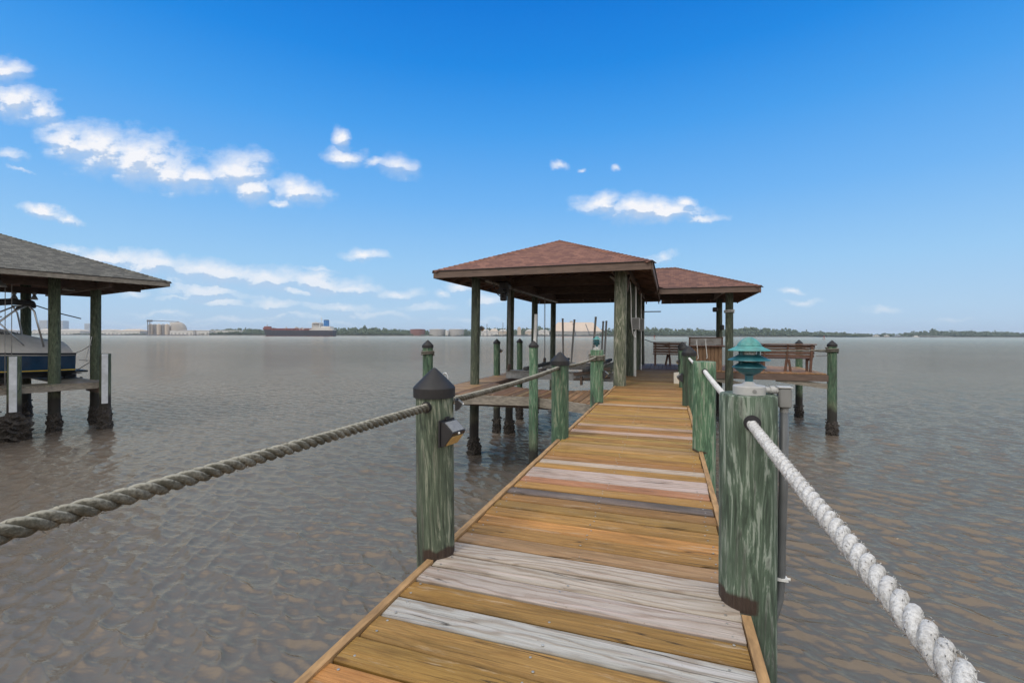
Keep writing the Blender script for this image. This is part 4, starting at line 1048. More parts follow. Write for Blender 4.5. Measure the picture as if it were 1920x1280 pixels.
for i in range(N + 1):
    t = i / N; hb_, kz, cz_, gz = sect(t); y = y_st - Lb * t
    rows.append([(hb_, y, gz), (hb_ * .985, y, gz - .12), (hb_ * .975, y, (gz + cz_) / 2), (hb_ * .94, y, cz_ + .02)] + [(-hb_ * .94, y, cz_ + .02), (-hb_ * .975, y, (gz + cz_) / 2), (-hb_ * .985, y, gz - .12), (-hb_, y, gz)])
    rl.append([(hb_ * .945, y, cz_ + .02), (hb_ * .86, y, cz_ - .05), (0, y, kz), (-hb_ * .86, y, cz_ - .05), (-hb_ * .945, y, cz_ + .02)])
M_navy = plain('navy_gelcoat', (.010, .040, .085), rough=.25, var=.2, scale=3)
hull = loft(rows, 'hull', M_navy, bt)
M_bot = plain('black_bottom_paint', (.012, .013, .016), rough=.6, var=.3, dirt=(.05, .05, .05))
loft(rl, 'bottom', M_bot, bt)
q = MB()
for s_ in (-1, 1):
    for i in range(N):
        a, b_ = sect(i / N), sect((i + 1) / N)
        y_a, y_b = y_st - Lb * i / N, y_st - Lb * (i + 1) / N
        za, zb = a[2] + .05, b_[2] + .05
        pts = [(s_ * a[0] * .968, y_a, za), (s_ * b_[0] * .968, y_b, zb), (s_ * b_[0] * .972, y_b, zb + .035), (s_ * a[0] * .972, y_a, za + .035)]
        q.add([(p_[0] + s_ * .012, p_[1], p_[2]) for p_ in pts], [(0, 1, 2, 3)])
q.build('stripe', plain('yellow_stripe', (.62, .42, .05), rough=.4, var=.1), bt)
q = MB()
for s_ in (-1, 1): q.tube([(s_ * sect(i / N)[0], y_st - Lb * i / N, sect(i / N)[3] + .01) for i in range(N + 1)], .03, 6)
q.build('rub_rail', M_black, bt)
# cover: tent rising from the gunwale to a ridge
rows = []
for i in range(N + 1):
    t = i / N; hb_, kz, cz_, gz = sect(t); y = y_st - .02 - (Lb - .1) * t
    top = [(0, .40), (.05, .47), (.30, .98), (.5, 1.0), (.75, .82), (1, .12)]; h_ = interp(top, t) * 1.08
    r_ = []
    for j in range(13):
        a = -1 + 2 * j / 12; fold = .02 * math.sin(j * 2.3 + i * .9)
        r_.append((hb_ * 1.015 * a, y + (.0 if i else .0), gz - .05 + h_ * (1 - abs(a) ** 1.5) + fold * (1 - abs(a))))
    rows.append(r_)
M_cover = plain('beige_boat_cover', (.72, .66, .57), rough=.9, var=.12, scale=3, dirt=(.58, .51, .42), bumpd=.02)
cv = loft(rows, 'cover', M_cover, bt)
fc = bpy.data.curves.new('lettering', 'FONT'); fc.body = 'REGAL'; fc.size = .20; fc.extrude = .003; fc.materials.append(M_black)
dg_o = bpy.data.objects.new('lettering', fc); C.objects.link(dg_o); dg_o.parent = bt
q = MB(); q.bbox(-.9, .9, y_st - .02, y_st + .42, 1.54, 1.60); q.build('swim_platform', M_bot, bt)
q = MB()
q.cbox((.0, y_st + .15, 1.35), (.22, .35, .5), .05); q.tube([(0, y_st + .1, 1.12), (0, y_st + .45, 1.12)], [.09, .05], 12)
for a in range(3):
    M = Matrix.Rotation(R(120 * a), 3, 'Y') @ Matrix.Rotation(R(25), 3, 'Z'); q.box(Vector((0, y_st + .47, 1.12)) + M @ Vector((0, 0, .11)), (.10, .02, .17), M=M)
q.build('stern_drive', M_bot, bt)
for s_ in (-.9, .75):
    q = MB(); q.box((s_, y_st + .14, 1.50), (.35, .26, .02)); q.build('trim_tab', M_alu, bt)
# wakeboard tower with folded canvas
q = MB(); TY = 1.0; TZ = .42
for s_ in (-1, 1):
    q.tube([(s_ * 1.18, -.6 + TY, 2.45), (s_ * 1.05, .5 + TY, 3.20 + TZ), (s_ * .95, .9 + TY, 3.45 + TZ)], .028, 10); q.tube([(s_ * 1.18, 1.15 + TY, 2.45), (s_ * 1.05, .95 + TY, 3.2 + TZ), (s_ * .95, .8 + TY, 3.45 + TZ)], .028, 10)
q.tube([(-.95, .85 + TY, 3.45 + TZ), (.95, .85 + TY, 3.45 + TZ)], .03, 10); q.tube([(-1.1, .2 + TY, 3.0 + TZ), (1.1, .2 + TY, 3.0 + TZ)], .02, 8); q.tube([(1.16, .7 + TY, 2.5), (.98, -.2 + TY, 3.3 + TZ)], .02, 8); q.build('tower', M_steel, bt, smooth=True)
q = MB(); q.tube([(-.98, .95 + TY, 3.36 + TZ), (-.5, .98 + TY, 3.50 + TZ), (0, 1.0 + TY, 3.54 + TZ), (.5, .98 + TY, 3.50 + TZ), (1.0, .95 + TY, 3.36 + TZ)], [.06, .10, .11, .10, .06], 12, jit=.12)
q.tube([(1.0, .98 + TY, 3.42 + TZ), (1.02, .5 + TY, 3.50 + TZ), (1.0, -.1 + TY, 3.42 + TZ), (.98, -.6 + TY, 3.1 + TZ)], [.06, .10, .11, .07], 10, jit=.15); q.build('folded_canvas', M_carpet, bt, smooth=True)
q = MB(); q.tube([(1.0, 1.0 + TY, 3.40 + TZ), (1.05, 1.6 + TY, 3.15 + TZ), (1.1, 2.1 + TY, 3.0 + TZ)], .018, 8); q.build('strap', M_carpet, bt)
for xx, yy in ((.8, 1.0), (.45, .6)):
    q = MB(); q.lathe([(.09, 0), (.085, .04), (.05, .12), (.03, .16)], (xx, yy + TY, 3.60 + TZ), 14); q.lathe([(.05, .16), (.06, .2), (.02, .25)], (xx, yy + TY, 3.60 + TZ), 12); q.build('tower_speaker', M_alu, bt, smooth=True)
# white monogram on the hull side
q = MB(); P_ = [(0, 0), (.02, .18), (.0, .30)]
q.tube([(1.295, -.25, 1.86), (1.30, -.22, 1.98), (1.30, -.25, 2.10)], .016, 6); q.tube([(1.295, -.05, 1.86), (1.30, -.08, 1.98), (1.30, -.04, 2.10)], .016, 6); q.tube([(1.30, -.24, 1.98), (1.30, -.05, 1.99)], .014, 6)
q.build('monogram', M_white, bt)

# neighbour lift cables, ropes
nlft = empty('neighbour_boat_lift', NT((-3, -3, 1.2)), NANG); tag(nlft, 'dark cradle and paired cables carrying the covered boat', 'boat lift')
for (a, b_) in ((-1.2, -1.95), (-4.6, -1.95)):
    for d_ in (-.07, .07):
        q = MB(); q.tube([(a + 3, b_ + 3 + d_, 3.3), (a + 3, b_ + 3 + d_, .0)], .010, 6); q.build('cable', M_wire, nlft)
q = MB(); q.box((0, 1.05, -.02), (3.8, .14, .22)); q.build('cradle_beam', M_beam, nlft)
q = MB(); q.box((0, -2.6, -.02), (3.8, .14, .22)); q.build('cradle_beam', M_beam, nlft)
for a in (-.5, .7):
    q = MB(); q.box((a, -.9, .13), (.16, 4.6, .12)); q.build('bunk', M_carpet, nlft)
q = MB(); pA = NT((-1.45, .0, 2.45)); q.tube(sag(NT((-1.35, .05, 2.52)), NT((-2.3, -.4, 2.18)), .10, 10), .014, 6); q.tube(sag(NT((-1.28, .05, 2.8)), NT((-1.3, -.1, 2.0)), -.0, 6), .014, 6)
tag(q.build('mooring_line', M_ropew), 'slack pale mooring line hanging from the outer left post', 'rope')
q = MB(); q.tube([NT((-1.5, .1, 1.95)), NT((-2.0, -.1, 1.97))], .01, 6); q.tube([NT((-1.5, .1, 1.93)), NT((-2.0, -.15, 1.62))], .012, 6)
tag(q.build('stern_line', M_wire), 'taut thin lines from boat stern to the outer left post', 'rope')
for (px, py, D) in ((-2, 530, 13.6), (128, 538, 16.5)):
    P_ = at(px, D, hgt(px, py, D)); root = empty('flood_lamp', P_); tag(root, 'metal flood lamp under the left edge of the grey roof' if px < 0 else 'small round lamp tucked under the grey roof corner', 'lamp', 'lamps under the grey roof')
    q = MB(); q.lathe([(.17, -.12), (.15, -.06), (.07, .02), (.05, .08)], (0, 0, 0), 18); q.build('shade', M_alu, root, smooth=True)
    q = MB(); q.tube([(0, 0, .06), (0, 0, .30)], .03, 8); q.build('stem', M_black, root)

# ------------------------------------------------------------------ far shore
DS = 1400.0
M_land = plain('shore_ground', (.13, .12, .09), rough=.95, var=.3, scale=.05)
def far_box(mb, px0, px1, py0, py1, D, depth=30, zb=None):
    X0, X1 = (px0 - 960) / F * D, (px1 - 960) / F * D; z0 = hgt((px0 + px1) / 2, py1, D) if zb is None else zb; z1 = hgt((px0 + px1) / 2, py0, D)
    vs = [cw(a, b_, z) for z in (z0, z1) for a, b_ in ((X0, D), (X1, D), (X1, D + depth), (X0, D + depth))]
    mb.add(vs, [(3, 2, 1, 0), (4, 5, 6, 7), (0, 1, 5, 4), (1, 2, 6, 5), (2, 3, 7, 6), (3, 0, 4, 7)])
# land: one low sheet behind the far bank
m = MB(); ps = []; pe = []
for i in range(61):
    px = -1500 + i * 85
    D = DS + 30 * math.sin(i * .7) + (250 if px > 1500 else 0) * min(1, (px - 1500) / 300 if px > 1500 else 0)
    ps.append(at(px, D, -.5)); pe.append(at(px, D + 3, 1.6))
bk = [at(-1500 + i * 85, 4200, 3) for i in range(61)]
vs = ps + pe + bk; n = 61
m.add(vs, [(i, i + 1, n + i + 1, n + i) for i in range(n - 1)] + [(n + i, n + i + 1, 2 * n + i + 1, 2 * n + i) for i in range(n - 1)])
tag(m.build('far_bank', M_land), kind='structure')

def _leaf(n, p, c0, c1, c2):
    v = posw(n); a = n.noise(v, .11, 4, .6); b2 = n.noise(v, .5, 3, .6)
    c = n.ramp(n.m('ADD', n.m('MULTIPLY', a, .6), n.m('MULTIPLY', b2, .4)), [(.36, c0), (.5, c1), (.64, c2)])
    n.l(c, p.inputs['Base Color']); p.inputs['Roughness'].default_value = .9
M_leaf = mat('far_foliage', _leaf, c0=(.042, .062, .036), c1=(.080, .110, .056), c2=(.130, .160, .085))
# crown template: many small faceted clumps
def clump(n=26):
    vs = []; fs = []
    for _ in range(n):
        a = random.uniform(0, 6.283); z = random.uniform(-.9, 1); rr = math.sqrt(max(0, 1 - z * z)) * random.uniform(.55, 1.05); s_ = random.uniform(.22, .42)
        c = Vector((rr * math.cos(a), rr * math.sin(a), z * random.uniform(.7, 1.0)))
        b0 = len(vs)
        for d_ in ((1, 0, 0), (-1, 0, 0), (0, 1, 0), (0, -1, 0), (0, 0, 1), (0, 0, -1)):
            vs.append(c + Vector(d_) * s_ * random.uniform(.7, 1.2))
        fs += [tuple(b0 + q_ for q_ in t_) for t_ in ((0, 2, 4), (2, 1, 4), (1, 3, 4), (3, 0, 4), (2, 0, 5), (1, 2, 5), (3, 1, 5), (0, 3, 5))]
    return vs, fs
TEM = [clump() for _ in range(6)]
def wood(name_label, prof, D, rows=3, step=3.2, spread=90, seed=1):
    random.seed(seed); m_ = MB(); px = prof[0][0]
    while px < prof[-1][0]:
        for r_ in range(rows):
            pxx = px + random.uniform(-2, 2); py = interp(prof, pxx); DD = D + 12 + r_ * spread / rows + random.uniform(0, 15)
            H = max(3, hgt(pxx, py, DD)) * (random.uniform(.66, 1.06) if r_ else random.uniform(.35, .75))
            if random.random() < .03: H *= 1.25
            w_ = random.uniform(5, 9); P_ = at(pxx, DD, 0); vs, fs = random.choice(TEM); a = random.uniform(0, 6.3); ca, sa = math.cos(a), math.sin(a)
            hh_ = H * .42
            m_.add([(P_.x + (v_.x * ca - v_.y * sa) * w_, P_.y + (v_.x * sa + v_.y * ca) * w_, max(.5, H - hh_ + v_.z * hh_)) for v_ in vs], fs)
            if H > 9:
                vs, fs = random.choice(TEM); m_.add([(P_.x + v_.x * w_ * 1.1, P_.y + v_.y * w_ * 1.1, max(.5, H * .36 + v_.z * H * .3)) for v_ in vs], fs)
        px += step
    o = m_.build('far_wood', M_leaf); tag(o, name_label, 'woodland', kind='stuff'); return o
wood('dark green wood along the far left shore behind the terminal', [(-420, 617), (-100, 618), (0, 617), (60, 619), (200, 621), (270, 620), (350, 622), (380, 621), (420, 617), (470, 615), (500, 617), (560, 618), (620, 615), (700, 614), (760, 618), (870, 618), (905, 615), (960, 616), (1000, 614), (1045, 616)], DS + 60, seed=3)
wood('low bushes at the water edge below the far terminal', [(340, 624), (370, 621), (420, 618), (480, 617), (505, 619), (560, 621), (620, 617), (690, 616), (760, 621), (800, 626), (900, 626), (930, 624), (1040, 625), (1120, 625), (1125, 618), (1150, 615), (1205, 616)], DS, rows=2, seed=4)
wood('scattered waterside bushes along the far left quay', [(60, 624), (130, 625.5), (150, 622), (180, 624), (216, 626), (262, 623), (276, 622)], DS - 20, rows=1, step=4.0, seed=9)
wood('tall green wood on the far shore behind the sitting platform', [(1180, 616), (1225, 613), (1262, 617), (1300, 616), (1340, 618), (1380, 616), (1414, 613), (1450, 616), (1480, 616), (1500, 621), (1540, 622), (1580, 623), (1620, 625)], DS + 10, seed=5)
wood('low hazy trees on the shore at the far right', [(1600, 626), (1690, 625), (1705, 622), (1740, 620), (1790, 619), (1830, 621), (1870, 621), (1920, 624), (2100, 622), (2400, 622)], DS + 280, seed=6)
random.seed(11)

def fmat(name, c, v_=.08): return plain(name, c, rough=.8, var=v_, scale=.08)
M_fw = fmat('far_pale_wall', (.55, .52, .47)); M_ft = fmat('far_tan_wall', (.47, .39, .30)); M_fg = fmat('far_grey_wall', (.33, .31, .28)); M_fr = fmat('far_rust_tank', (.19, .085, .065)); M_fb = fmat('far_bluish_tower', (.36, .42, .47)); M_fd = fmat('far_dark_steel', (.12, .12, .12)); M_froof = fmat('far_pale_roof', (.42, .38, .32))
def far_root(name, px, D, label, cat, group=None):
    r_ = empty(name, at(px, D, 0)); tag(r_, label, cat, group); return r_
def fchild(mb, name, mt, root, **k_):
    o = mb.build(name, mt, root, **k_); o.location = -Vector(root.location); return o
def shed(px0, px1, pyr, pye, D, label, wall=M_fw, roofm=M_froof, group='sheds on the far shore', depth=50, hipf=.25, pyb=628.5):
    r_ = far_root('warehouse', (px0 + px1) / 2, D, label, 'warehouse', group)
    q = MB(); far_box(q, px0, px1, pye, pyb, D, depth, zb=.8); fchild(q, 'wall', wall, r_)
    X0, X1 = (px0 - 960) / F * D, (px1 - 960) / F * D; w_ = X1 - X0; ze_ = hgt((px0 + px1) / 2, pye, D); zr_ = hgt((px0 + px1) / 2, pyr, D); o_ = w_ * .02
    vs = [cw(X0 - o_, D - 1, ze_ + .1), cw(X1 + o_, D - 1, ze_ + .1), cw(X1 + o_, D + depth + 1, ze_ + .1), cw(X0 - o_, D + depth + 1, ze_ + .1), cw(X0 + w_ * hipf, D + depth / 2, zr_), cw(X1 - w_ * hipf, D + depth / 2, zr_)]
    q = MB(); q.add(vs, [(0, 1, 5, 4), (1, 2, 5), (2, 3, 4, 5), (3, 0, 4)]); fchild(q, 'roof', roofm, r_)
    q = MB()
    n_ = max(2, int((px1 - px0) / 7))
    for i in range(n_):
        xx = X0 + w_ * (i + .5) / n_; c_ = cw(xx, D - .3, max(2.0, ze_ * .3)); q.box(c_, (w_ / n_ * .4, .6, max(2.4, ze_ * .45)), rz=TH)
    each(q, lambda t: fchild(t, 'door', M_fg, r_))
    return r_
shed(-60, 10, 617, 620, DS + 20, 'long pale warehouse at the extreme left of the far shore', hipf=.1)
shed(60, 92, 616, 620, DS + 25, 'pale shed seen between cables and post at far left')
shed(93, 150, 616.5, 620.5, DS + 15, 'wide pale warehouse between the two left posts')
shed(180, 215, 617, 620, DS + 15, 'low pale shed just right of the outer left post')
shed(216, 262, 616.5, 620.5, DS + 10, 'wide low tan warehouse left of the silos', roofm=M_ft)
shed(318, 362, 618.5, 619.5, DS - 5, 'long white flat building below the pale dome', hipf=.02)
shed(363, 392, 618.5, 620, DS + 5, 'small white shed right of the long building', hipf=.05)
shed(395, 446, 619, 620, DS + 30, 'distant white roof showing over bushes left of tanker', hipf=.05)
shed(902, 918, 617, 621, DS + 10, 'small pale gabled house right of the boathouse front post')
shed(918, 934, 616, 621, DS + 12, 'middle pale gabled house on the far shore', roofm=M_ft)
shed(935, 951, 617, 621, DS + 10, 'pale gabled house beside the thin far mast', wall=M_ft)
shed(985, 1006, 617.5, 621, DS + 12, 'tan house group behind the white guide pole', wall=M_ft)
shed(1010, 1030, 618, 621, DS + 12, 'pale house left of the huge tan shed')
bs = shed(1035, 1128, 603.5, 621, DS + 20, 'huge tan hip-roofed storage shed on the far shore', wall=M_fg, roofm=fmat('tan_sheet_roof', (.50, .40, .31), .05), group=None, depth=70, hipf=.14)
q = MB(); far_box(q, 1069, 1074, 601.5, 605, DS + 54, 8); fchild(q, 'roof_hatch', M_ft, bs)
q = MB(); a0, b0 = at(1098, DS + 15, hgt(1098, 607, DS)), at(1106, DS + 15, 2); q.bar(a0, b0, 2, 2); q.bar(at(1074, DS + 15, hgt(1074, 606, DS)), at(1080, DS + 15, 2), 2, 2); fchild(q, 'conveyor', M_fd, bs)
# silos, dome, conveyor
r_ = far_root('grain_silos', 298, DS, 'cluster of grey-brown silos with overhead conveyor on far shore', 'silos')
for i in range(5):
    px = 283 + i * 7.6; q = MB(); zt = hgt(px, 607, DS); P_ = at(px, DS + (i % 2) * 10, 0)
    q.lathe([(6.0, .5), (6.0, zt - 3), (3, zt - .5), (.5, zt)], (P_.x, P_.y, 0), 18); fchild(q, 'silo', M_fg if i % 2 else M_ft, r_, smooth=True, angle=30)
q = MB()
for px in (276, 280): far_box(q, px, px + .9, 601, 626, DS - 8, 2, zb=.5)
far_box(q, 275, 283, 599.5, 603, DS - 8, 6); q.bar(at(279, DS - 4, hgt(279, 601, DS)), at(335, DS, hgt(335, 603, DS)), 2.5, 2); fchild(q, 'conveyor_frame', M_fd, r_)
r_ = far_root('storage_dome', 333, DS, 'round brown storage dome with white flank right of silos', 'dome')
P_ = at(334, DS + 25, 0); rd = 14 / F * DS; q = MB(); z0_ = hgt(334, 618, DS)
q.lathe([(rd, .5), (rd, z0_)] + [(rd * math.cos(R(a)), z0_ + (hgt(334, 603, DS) - z0_) * math.sin(R(a))) for a in range(10, 90, 10)] + [(.5, hgt(334, 603, DS))], (P_.x, P_.y, 0), 28); fchild(q, 'shell', fmat('dome_concrete', (.36, .32, .27)), r_, smooth=True, angle=40)
q = MB(); far_box(q, 318, 330, 604, 619, DS + 30, 12); fchild(q, 'annex', M_fw, r_)
# tanks
def tank(px0, px1, py, label, mt):
    D = DS + 10; r0 = (px1 - px0) / 2 / F * D; P_ = at((px0 + px1) / 2, D + r0, 0); zt = hgt(px0, py, D)
    r_ = far_root('storage_tank', (px0 + px1) / 2, D, label, 'tank', 'storage tanks on the far shore'); q = MB(); q.lathe([(r0, .5), (r0, zt - 1)], (P_.x, P_.y, 0), 32); fchild(q, 'shell', mt, r_, smooth=True, angle=30)
    q = MB(); q.lathe([(r0 + .3, zt - 1.2), (r0 + .3, zt - .9), (r0 * .5, zt - .1), (.5, zt + .3)], (P_.x, P_.y, 0), 32); fchild(q, 'roof', M_fw if mt is not M_fr else M_fr, r_, smooth=True, angle=30)
tank(769, 797, 616.5, 'rust red storage tank on the far shore', M_fr); tank(805, 834, 616.5, 'pale grey tank next to the rust red one', M_fg); tank(841, 870, 616.5, 'rightmost pale grey storage tank', M_fg)
tank(835, 841, 619, 'slim pale tank squeezed between two wide grey ones', M_fw)
for (a, b_, c, lb) in ((73, 88, 600, 'pale blue high-rise between lift cables and post'), (113, 118, 601, 'narrow tower block just right of the wide left post'), (158, 168, 606, 'pale tower block left of the outer post')):
    D = 3000; r_ = far_root('tower_block', a, D, lb, 'building', 'tower blocks beyond the far shore'); q = MB(); far_box(q, a, b_, c, 628, D, 40, zb=1); fchild(q, 'wall', M_fb, r_)
    q = MB()
    for i in range(5): far_box(q, a + .8, b_ - .8, c + 1.5 + i * 3.2, c + 3 + i * 3.2, D - 1, 2)
    fchild(q, 'window_bands', M_fg, r_)
r_ = far_root('control_tower', 973, DS, 'pale stubby tower building on far shore under the boathouse', 'building'); q = MB(); far_box(q, 970, 977, 614.5, 627, DS + 5, 12, zb=.5); far_box(q, 971.5, 975.5, 612.5, 614.6, DS + 7, 8); fchild(q, 'wall', M_ft, r_)
for px, py in ((913, 607), (943, 604.5), (1040, 612)):
    q = MB(); q.tube([at(px, DS - 4, 0), at(px, DS - 4, hgt(px, py, DS))], .8, 6); q.bar(at(px - 1.4, DS - 4, hgt(px, 621, DS)), at(px + 1.4, DS - 4, hgt(px, 621, DS)), 1, 1.5)
    tag(q.build('mast', M_fd), {913: 'thin short mast above the far pale houses', 943: 'tall thin mast right of the gabled houses', 1040: 'thin mast at the left end of the huge tan shed'}[px], 'mast', 'masts on the far shore')
# quay wall at the water
q = MB(); far_box(q, -200, 345, 626.6, 629, DS - 35, 8, zb=-.5); tag(q.build('quay_wall', M_fd), 'long low grey quay wall along the left far shore', 'wall')
q = MB(); far_box(q, 960, 1125, 628, 631, DS - 35, 8, zb=-.5); tag(q.build('quay_wall', M_fd), 'dark low quay in front of the huge tan shed', 'wall')
# small houses / boats at right
for k_, (px, w_, h_, lb) in enumerate([(1592, 6, 3, 'small pale waterfront house left of a cluster of roofs'), (1604, 4, 2.5, 'tiny white boathouse at the right far shore'), (1622, 6, 3.5, 'bright white waterfront house on the right shore'), (1645, 8, 3, 'wide low house near the long jetty'), (1665, 5, 3, 'small tan house close to the dark barge')]):
    shed(px - w_ / 2, px + w_ / 2, 632.2 - h_ - 1.4, 632.2 - h_, DS + 150, lb, group='waterfront houses at the right', depth=12, wall=M_fw if k_ % 2 else M_ft)
r_ = far_root('work_barge', 1687, DS, 'dark low barge moored off the right far shore', 'barge'); q = MB(); far_box(q, 1679, 1696, 629.5, 632.5, DS + 60, 14, zb=.1); fchild(q, 'hull', M_fd, r_); q = MB(); far_box(q, 1682, 1688, 627.5, 629.5, DS + 62, 8); fchild(q, 'cabin', M_fb, r_)
r_ = far_root('motor_yacht', 1718, DS, 'small white yacht moored right of the barge', 'boat'); q = MB(); far_box(q, 1713, 1724, 630.6, 632.4, DS + 60, 5, zb=.1); fchild(q, 'hull', M_fw, r_); q = MB(); far_box(q, 1716, 1721, 628.8, 630.6, DS + 61, 4); fchild(q, 'cabin', M_fw, r_)
r_ = far_root('long_jetty', 1740, DS, 'long thin jetty running off to the right shore', 'jetty'); q = MB(); q.bar(at(1724, DS + 150, hgt(1724, 629, DS + 150)), at(1785, DS + 60, 2.0), 2, .8); fchild(q, 'deck', M_fw, r_)
q = MB()
for i in range(14):
    t = i / 13; q.tube([at(1724 + 61 * t, DS + 150 - 90 * t, -.2), at(1724 + 61 * t, DS + 150 - 90 * t, 4.4 - 2.6 * t)], .4, 5)
fchild(q, 'piers', M_fd, r_)

# buoys
for (px, D, lb) in ((1227, 420, 'channel buoy under the pavilion roof'), (1545, 420, 'channel buoy above the front corner pile')):
    r_ = empty('channel_buoy', at(px, D, 0)); tag(r_, lb, 'buoy', 'channel buoys on the river')
    q = MB(); q.lathe([(1.3, -.3), (1.4, .3), (.9, .6)], (0, 0, 0), 14); q.build('float', M_fg, r_)
    q = MB(); q.tube([(.5, .5, .5), (.15, .15, 3)], .12, 5); q.tube([(-.5, .5, .5), (-.15, .15, 3)], .12, 5); q.tube([(0, -.6, .5), (0, -.15, 3)], .12, 5); q.box((0, 0, 2.4), (.9, .9, .9)); q.build('cage', fmat('buoy_red', (.25, .06, .04)) if px == 1227 else bpy.data.materials['buoy_red'], r_)

# tanker at anchor
DT = 1020.0; PXM = DT / F
tk = empty('tanker_ship', at(561, DT, 0), TH); tag(tk, 'black hulled tanker with blue funnel anchored on the river', 'ship')
def tx(px): return (px - 561) * PXM
def tz(py): return EYE + (627.3 - py) * PXM
M_tb = plain('black_hull_paint', (.030, .030, .038), rough=.6, var=.3, scale=.2); M_tr = plain('red_boot_paint', (.17, .05, .04), rough=.7, var=.3, scale=.2); M_to = plain('rusty_deck_gear', (.20, .062, .045), rough=.8, var=.4, scale=.5)
M_tw = plain('ship_white_paint', (.60, .57, .52), rough=.6, var=.15, scale=.3, dirt=(.40, .30, .22)); M_tbl = plain('blue_funnel_paint', (.012, .13, .36), rough=.5, var=.1)
def hullrows(z0, z1, bow0, bow1, n=30):
    rows = []
    for i in range(n + 1):
        t = i / n; a0 = tx(bow0) + (tx(627) - tx(bow0)) * t; a1 = tx(bow1) + (tx(628) - tx(bow1)) * t
        hb_ = 13 * min(1, (t / .16) ** .55 if t > 0 else 0.02) * (1 if t < .9 else 1 - (t - .9) * 3.0)
        zz = z1(t); rows.append([(a1, -hb_, zz), (a0, -hb_ * .93, z0), (a0, hb_ * .93, z0), (a1, hb_, zz)])
    return rows
top = lambda t: tz(619.2) + (tz(616.5) - tz(619.2)) * max(0, 1 - t / .12) ** 1.0
loft(hullrows(.9, top, 498, 494.5), 'hull', M_tb, tk); loft(hullrows(-.5, lambda t: .95, 499, 498), 'boot_stripe', M_tr, tk)
q = MB(); q.bbox(tx(496), tx(512), -7, 7, tz(618), tz(614.8)); q.bbox(tx(497), tx(507), -5, 5, tz(614.8), tz(612)); q.tube([(tx(501), 0, tz(613)), (tx(501), 0, tz(608.5))], .5, 6); q.build('forecastle', M_to, tk)
q = MB(); q.bbox(tx(512), tx(585), -9, 9, tz(619.4), tz(618.4)); q.tube([(tx(505), -2, tz(616.3)), (tx(586), -2, tz(615.8))], .7, 6); q.tube([(tx(512), 2, tz(617)), (tx(586), 2, tz(617))], .6, 6)
for i in range(26):
    px = 510 + i * 2.9; h_ = random.choice((616.8, 616, 615.2, 617.2)); q.bbox(tx(px), tx(px) + random.uniform(1, 2.6), -6, 4, tz(618.6), tz(h_))
q.build('deck_piping', M_to, tk)
q = MB()
for px, h_ in ((536, 613), (554, 612.5), (557, 613.5), (566, 613.5), (572, 614.5), (578, 614.5)):
    q.bbox(tx(px), tx(px) + 1.6, -2, 2, tz(618.6), tz(h_))
q.bar((tx(554), 0, tz(613)), (tx(562), 0, tz(615)), .8, .8); q.bbox(tx(562), tx(572), -5, 5, tz(618.6), tz(616)); q.build('deck_cranes', M_tw, tk)
q = MB(); q.bbox(tx(584), tx(627), -11, 11, tz(619.4), tz(617)); q.bbox(tx(588), tx(623), -10, 10, tz(617), tz(614)); q.bbox(tx(588), tx(603), -9.5, 9.5, tz(614), tz(606.5)); q.bbox(tx(590), tx(601), -13, 13, tz(606.5), tz(604.8)); q.bbox(tx(604), tx(621), -8, 8, tz(614), tz(611.5))
q.tube([(tx(603), 0, tz(606)), (tx(603), 0, tz(595))], .5, 6); q.bbox(tx(601), tx(605), -.4, .4, tz(598.5), tz(597.8)); q.tube([(tx(592), 0, tz(605)), (tx(592), 0, tz(601))], .4, 6); su = q.build('superstructure', M_tw, tk)
q = MB()
for z_ in (616.2, 613.2, 611.4, 609.6, 607.9):
    lo, hi = (589, 622) if z_ > 614 else (589, 602)
    p_ = lo
    while p_ < hi: q.bbox(tx(p_), tx(p_) + 1.1, -13.2 if False else (-10.15 if z_ > 613.5 else -9.65), -9.4, tz(z_), tz(z_ - .75)); p_ += 2.2
q.build('windows', M_tb, su)
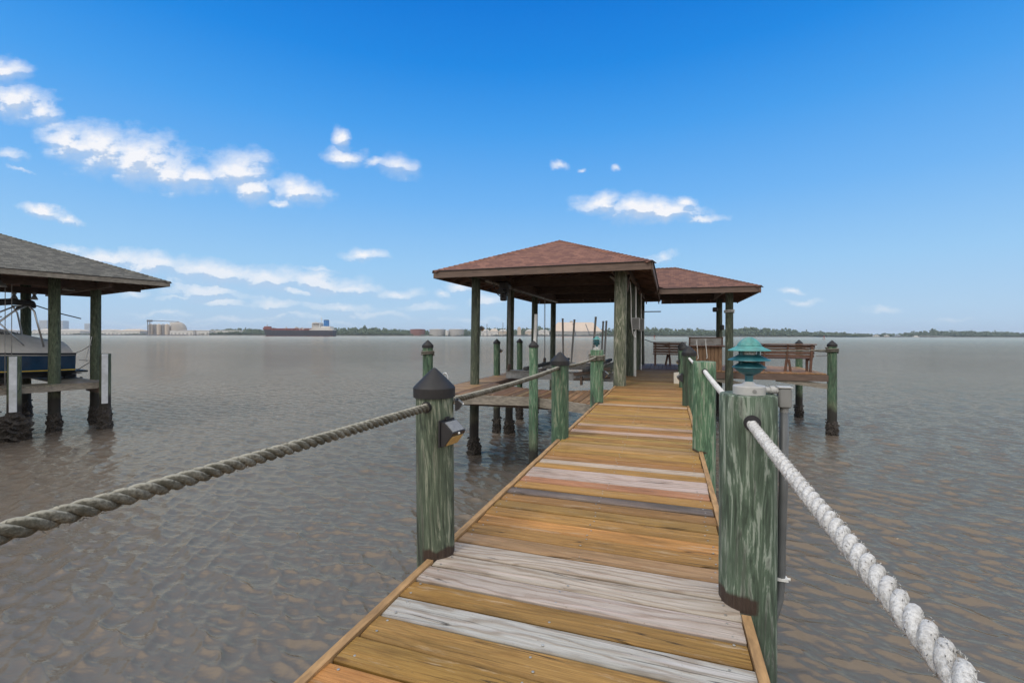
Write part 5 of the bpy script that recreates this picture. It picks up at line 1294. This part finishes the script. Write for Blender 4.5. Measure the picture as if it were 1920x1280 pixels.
q = MB(); q.bbox(tx(608), tx(616), -3.5, 3.5, tz(612), tz(600.5)); fn = q.build('funnel', M_tbl, tk); q = MB(); q.bbox(tx(608) + .5, tx(616) - .5, -3, 3, tz(600.5), tz(599.4)); q.build('funnel_top', M_tb, fn)

# hip caps and other shingled pieces without a map get a simple one
for o in list(bpy.data.objects):
    if o.type == 'MESH' and o.name.startswith('hip_cap'):
        uvl = o.data.uv_layers.new(name='UVMap')
        for i, l in enumerate(o.data.loops):
            c = o.data.vertices[l.vertex_index].co; uvl.data[i].uv = (c.y * .97 + c.x * .3 + .06, .06)
# lettering on the boat cover: lies on the near side of the tent
me_ = bpy.data.meshes.new_from_object(dg_o); me_.name = 'lettering'; me_.materials.clear(); me_.materials.append(M_black); bpy.data.objects.remove(dg_o); dg_o = bpy.data.objects.new('lettering', me_); C.objects.link(dg_o); dg_o.parent = bt
a_ = .50; t_ = .2; hb2 = sect(t_)[0] * 1.015; hh2 = interp([(0, .40), (.05, .47), (.30, .98), (.5, 1.0)], t_) * 1.08
zz = sect(t_)[3] - .05 + hh2 * (1 - (a_ / hb2) ** 1.5); sl3 = -hh2 * 1.5 * (a_ / hb2) ** .5 / hb2
nrm = Vector((-sl3, -.0, 1)).normalized(); xa = Vector((0, 1, 0)); ya = nrm.cross(xa)
dg_o.matrix_local = Matrix.Translation(Vector((a_, 1.15, zz)) + nrm * .05) @ Matrix((xa, ya, nrm)).transposed().to_4x4()

hb = MB(); hb.bbox(-9600, 9600, -9600, 9600, -2.0, 75)
M_haze = bpy.data.materials.new('haze'); M_haze.use_nodes = True; hn = M_haze.node_tree; hn.nodes.remove(hn.nodes['Principled BSDF'])
pvv = hn.nodes.new('ShaderNodeVolumePrincipled'); pvv.inputs['Color'].default_value = (.80, .88, 1, 1); pvv.inputs['Density'].default_value = .00010; pvv.inputs['Anisotropy'].default_value = .2
hn.links.new(pvv.outputs[0], hn.nodes['Material Output'].inputs['Volume'])
tag(hb.build('haze', M_haze), kind='stuff')
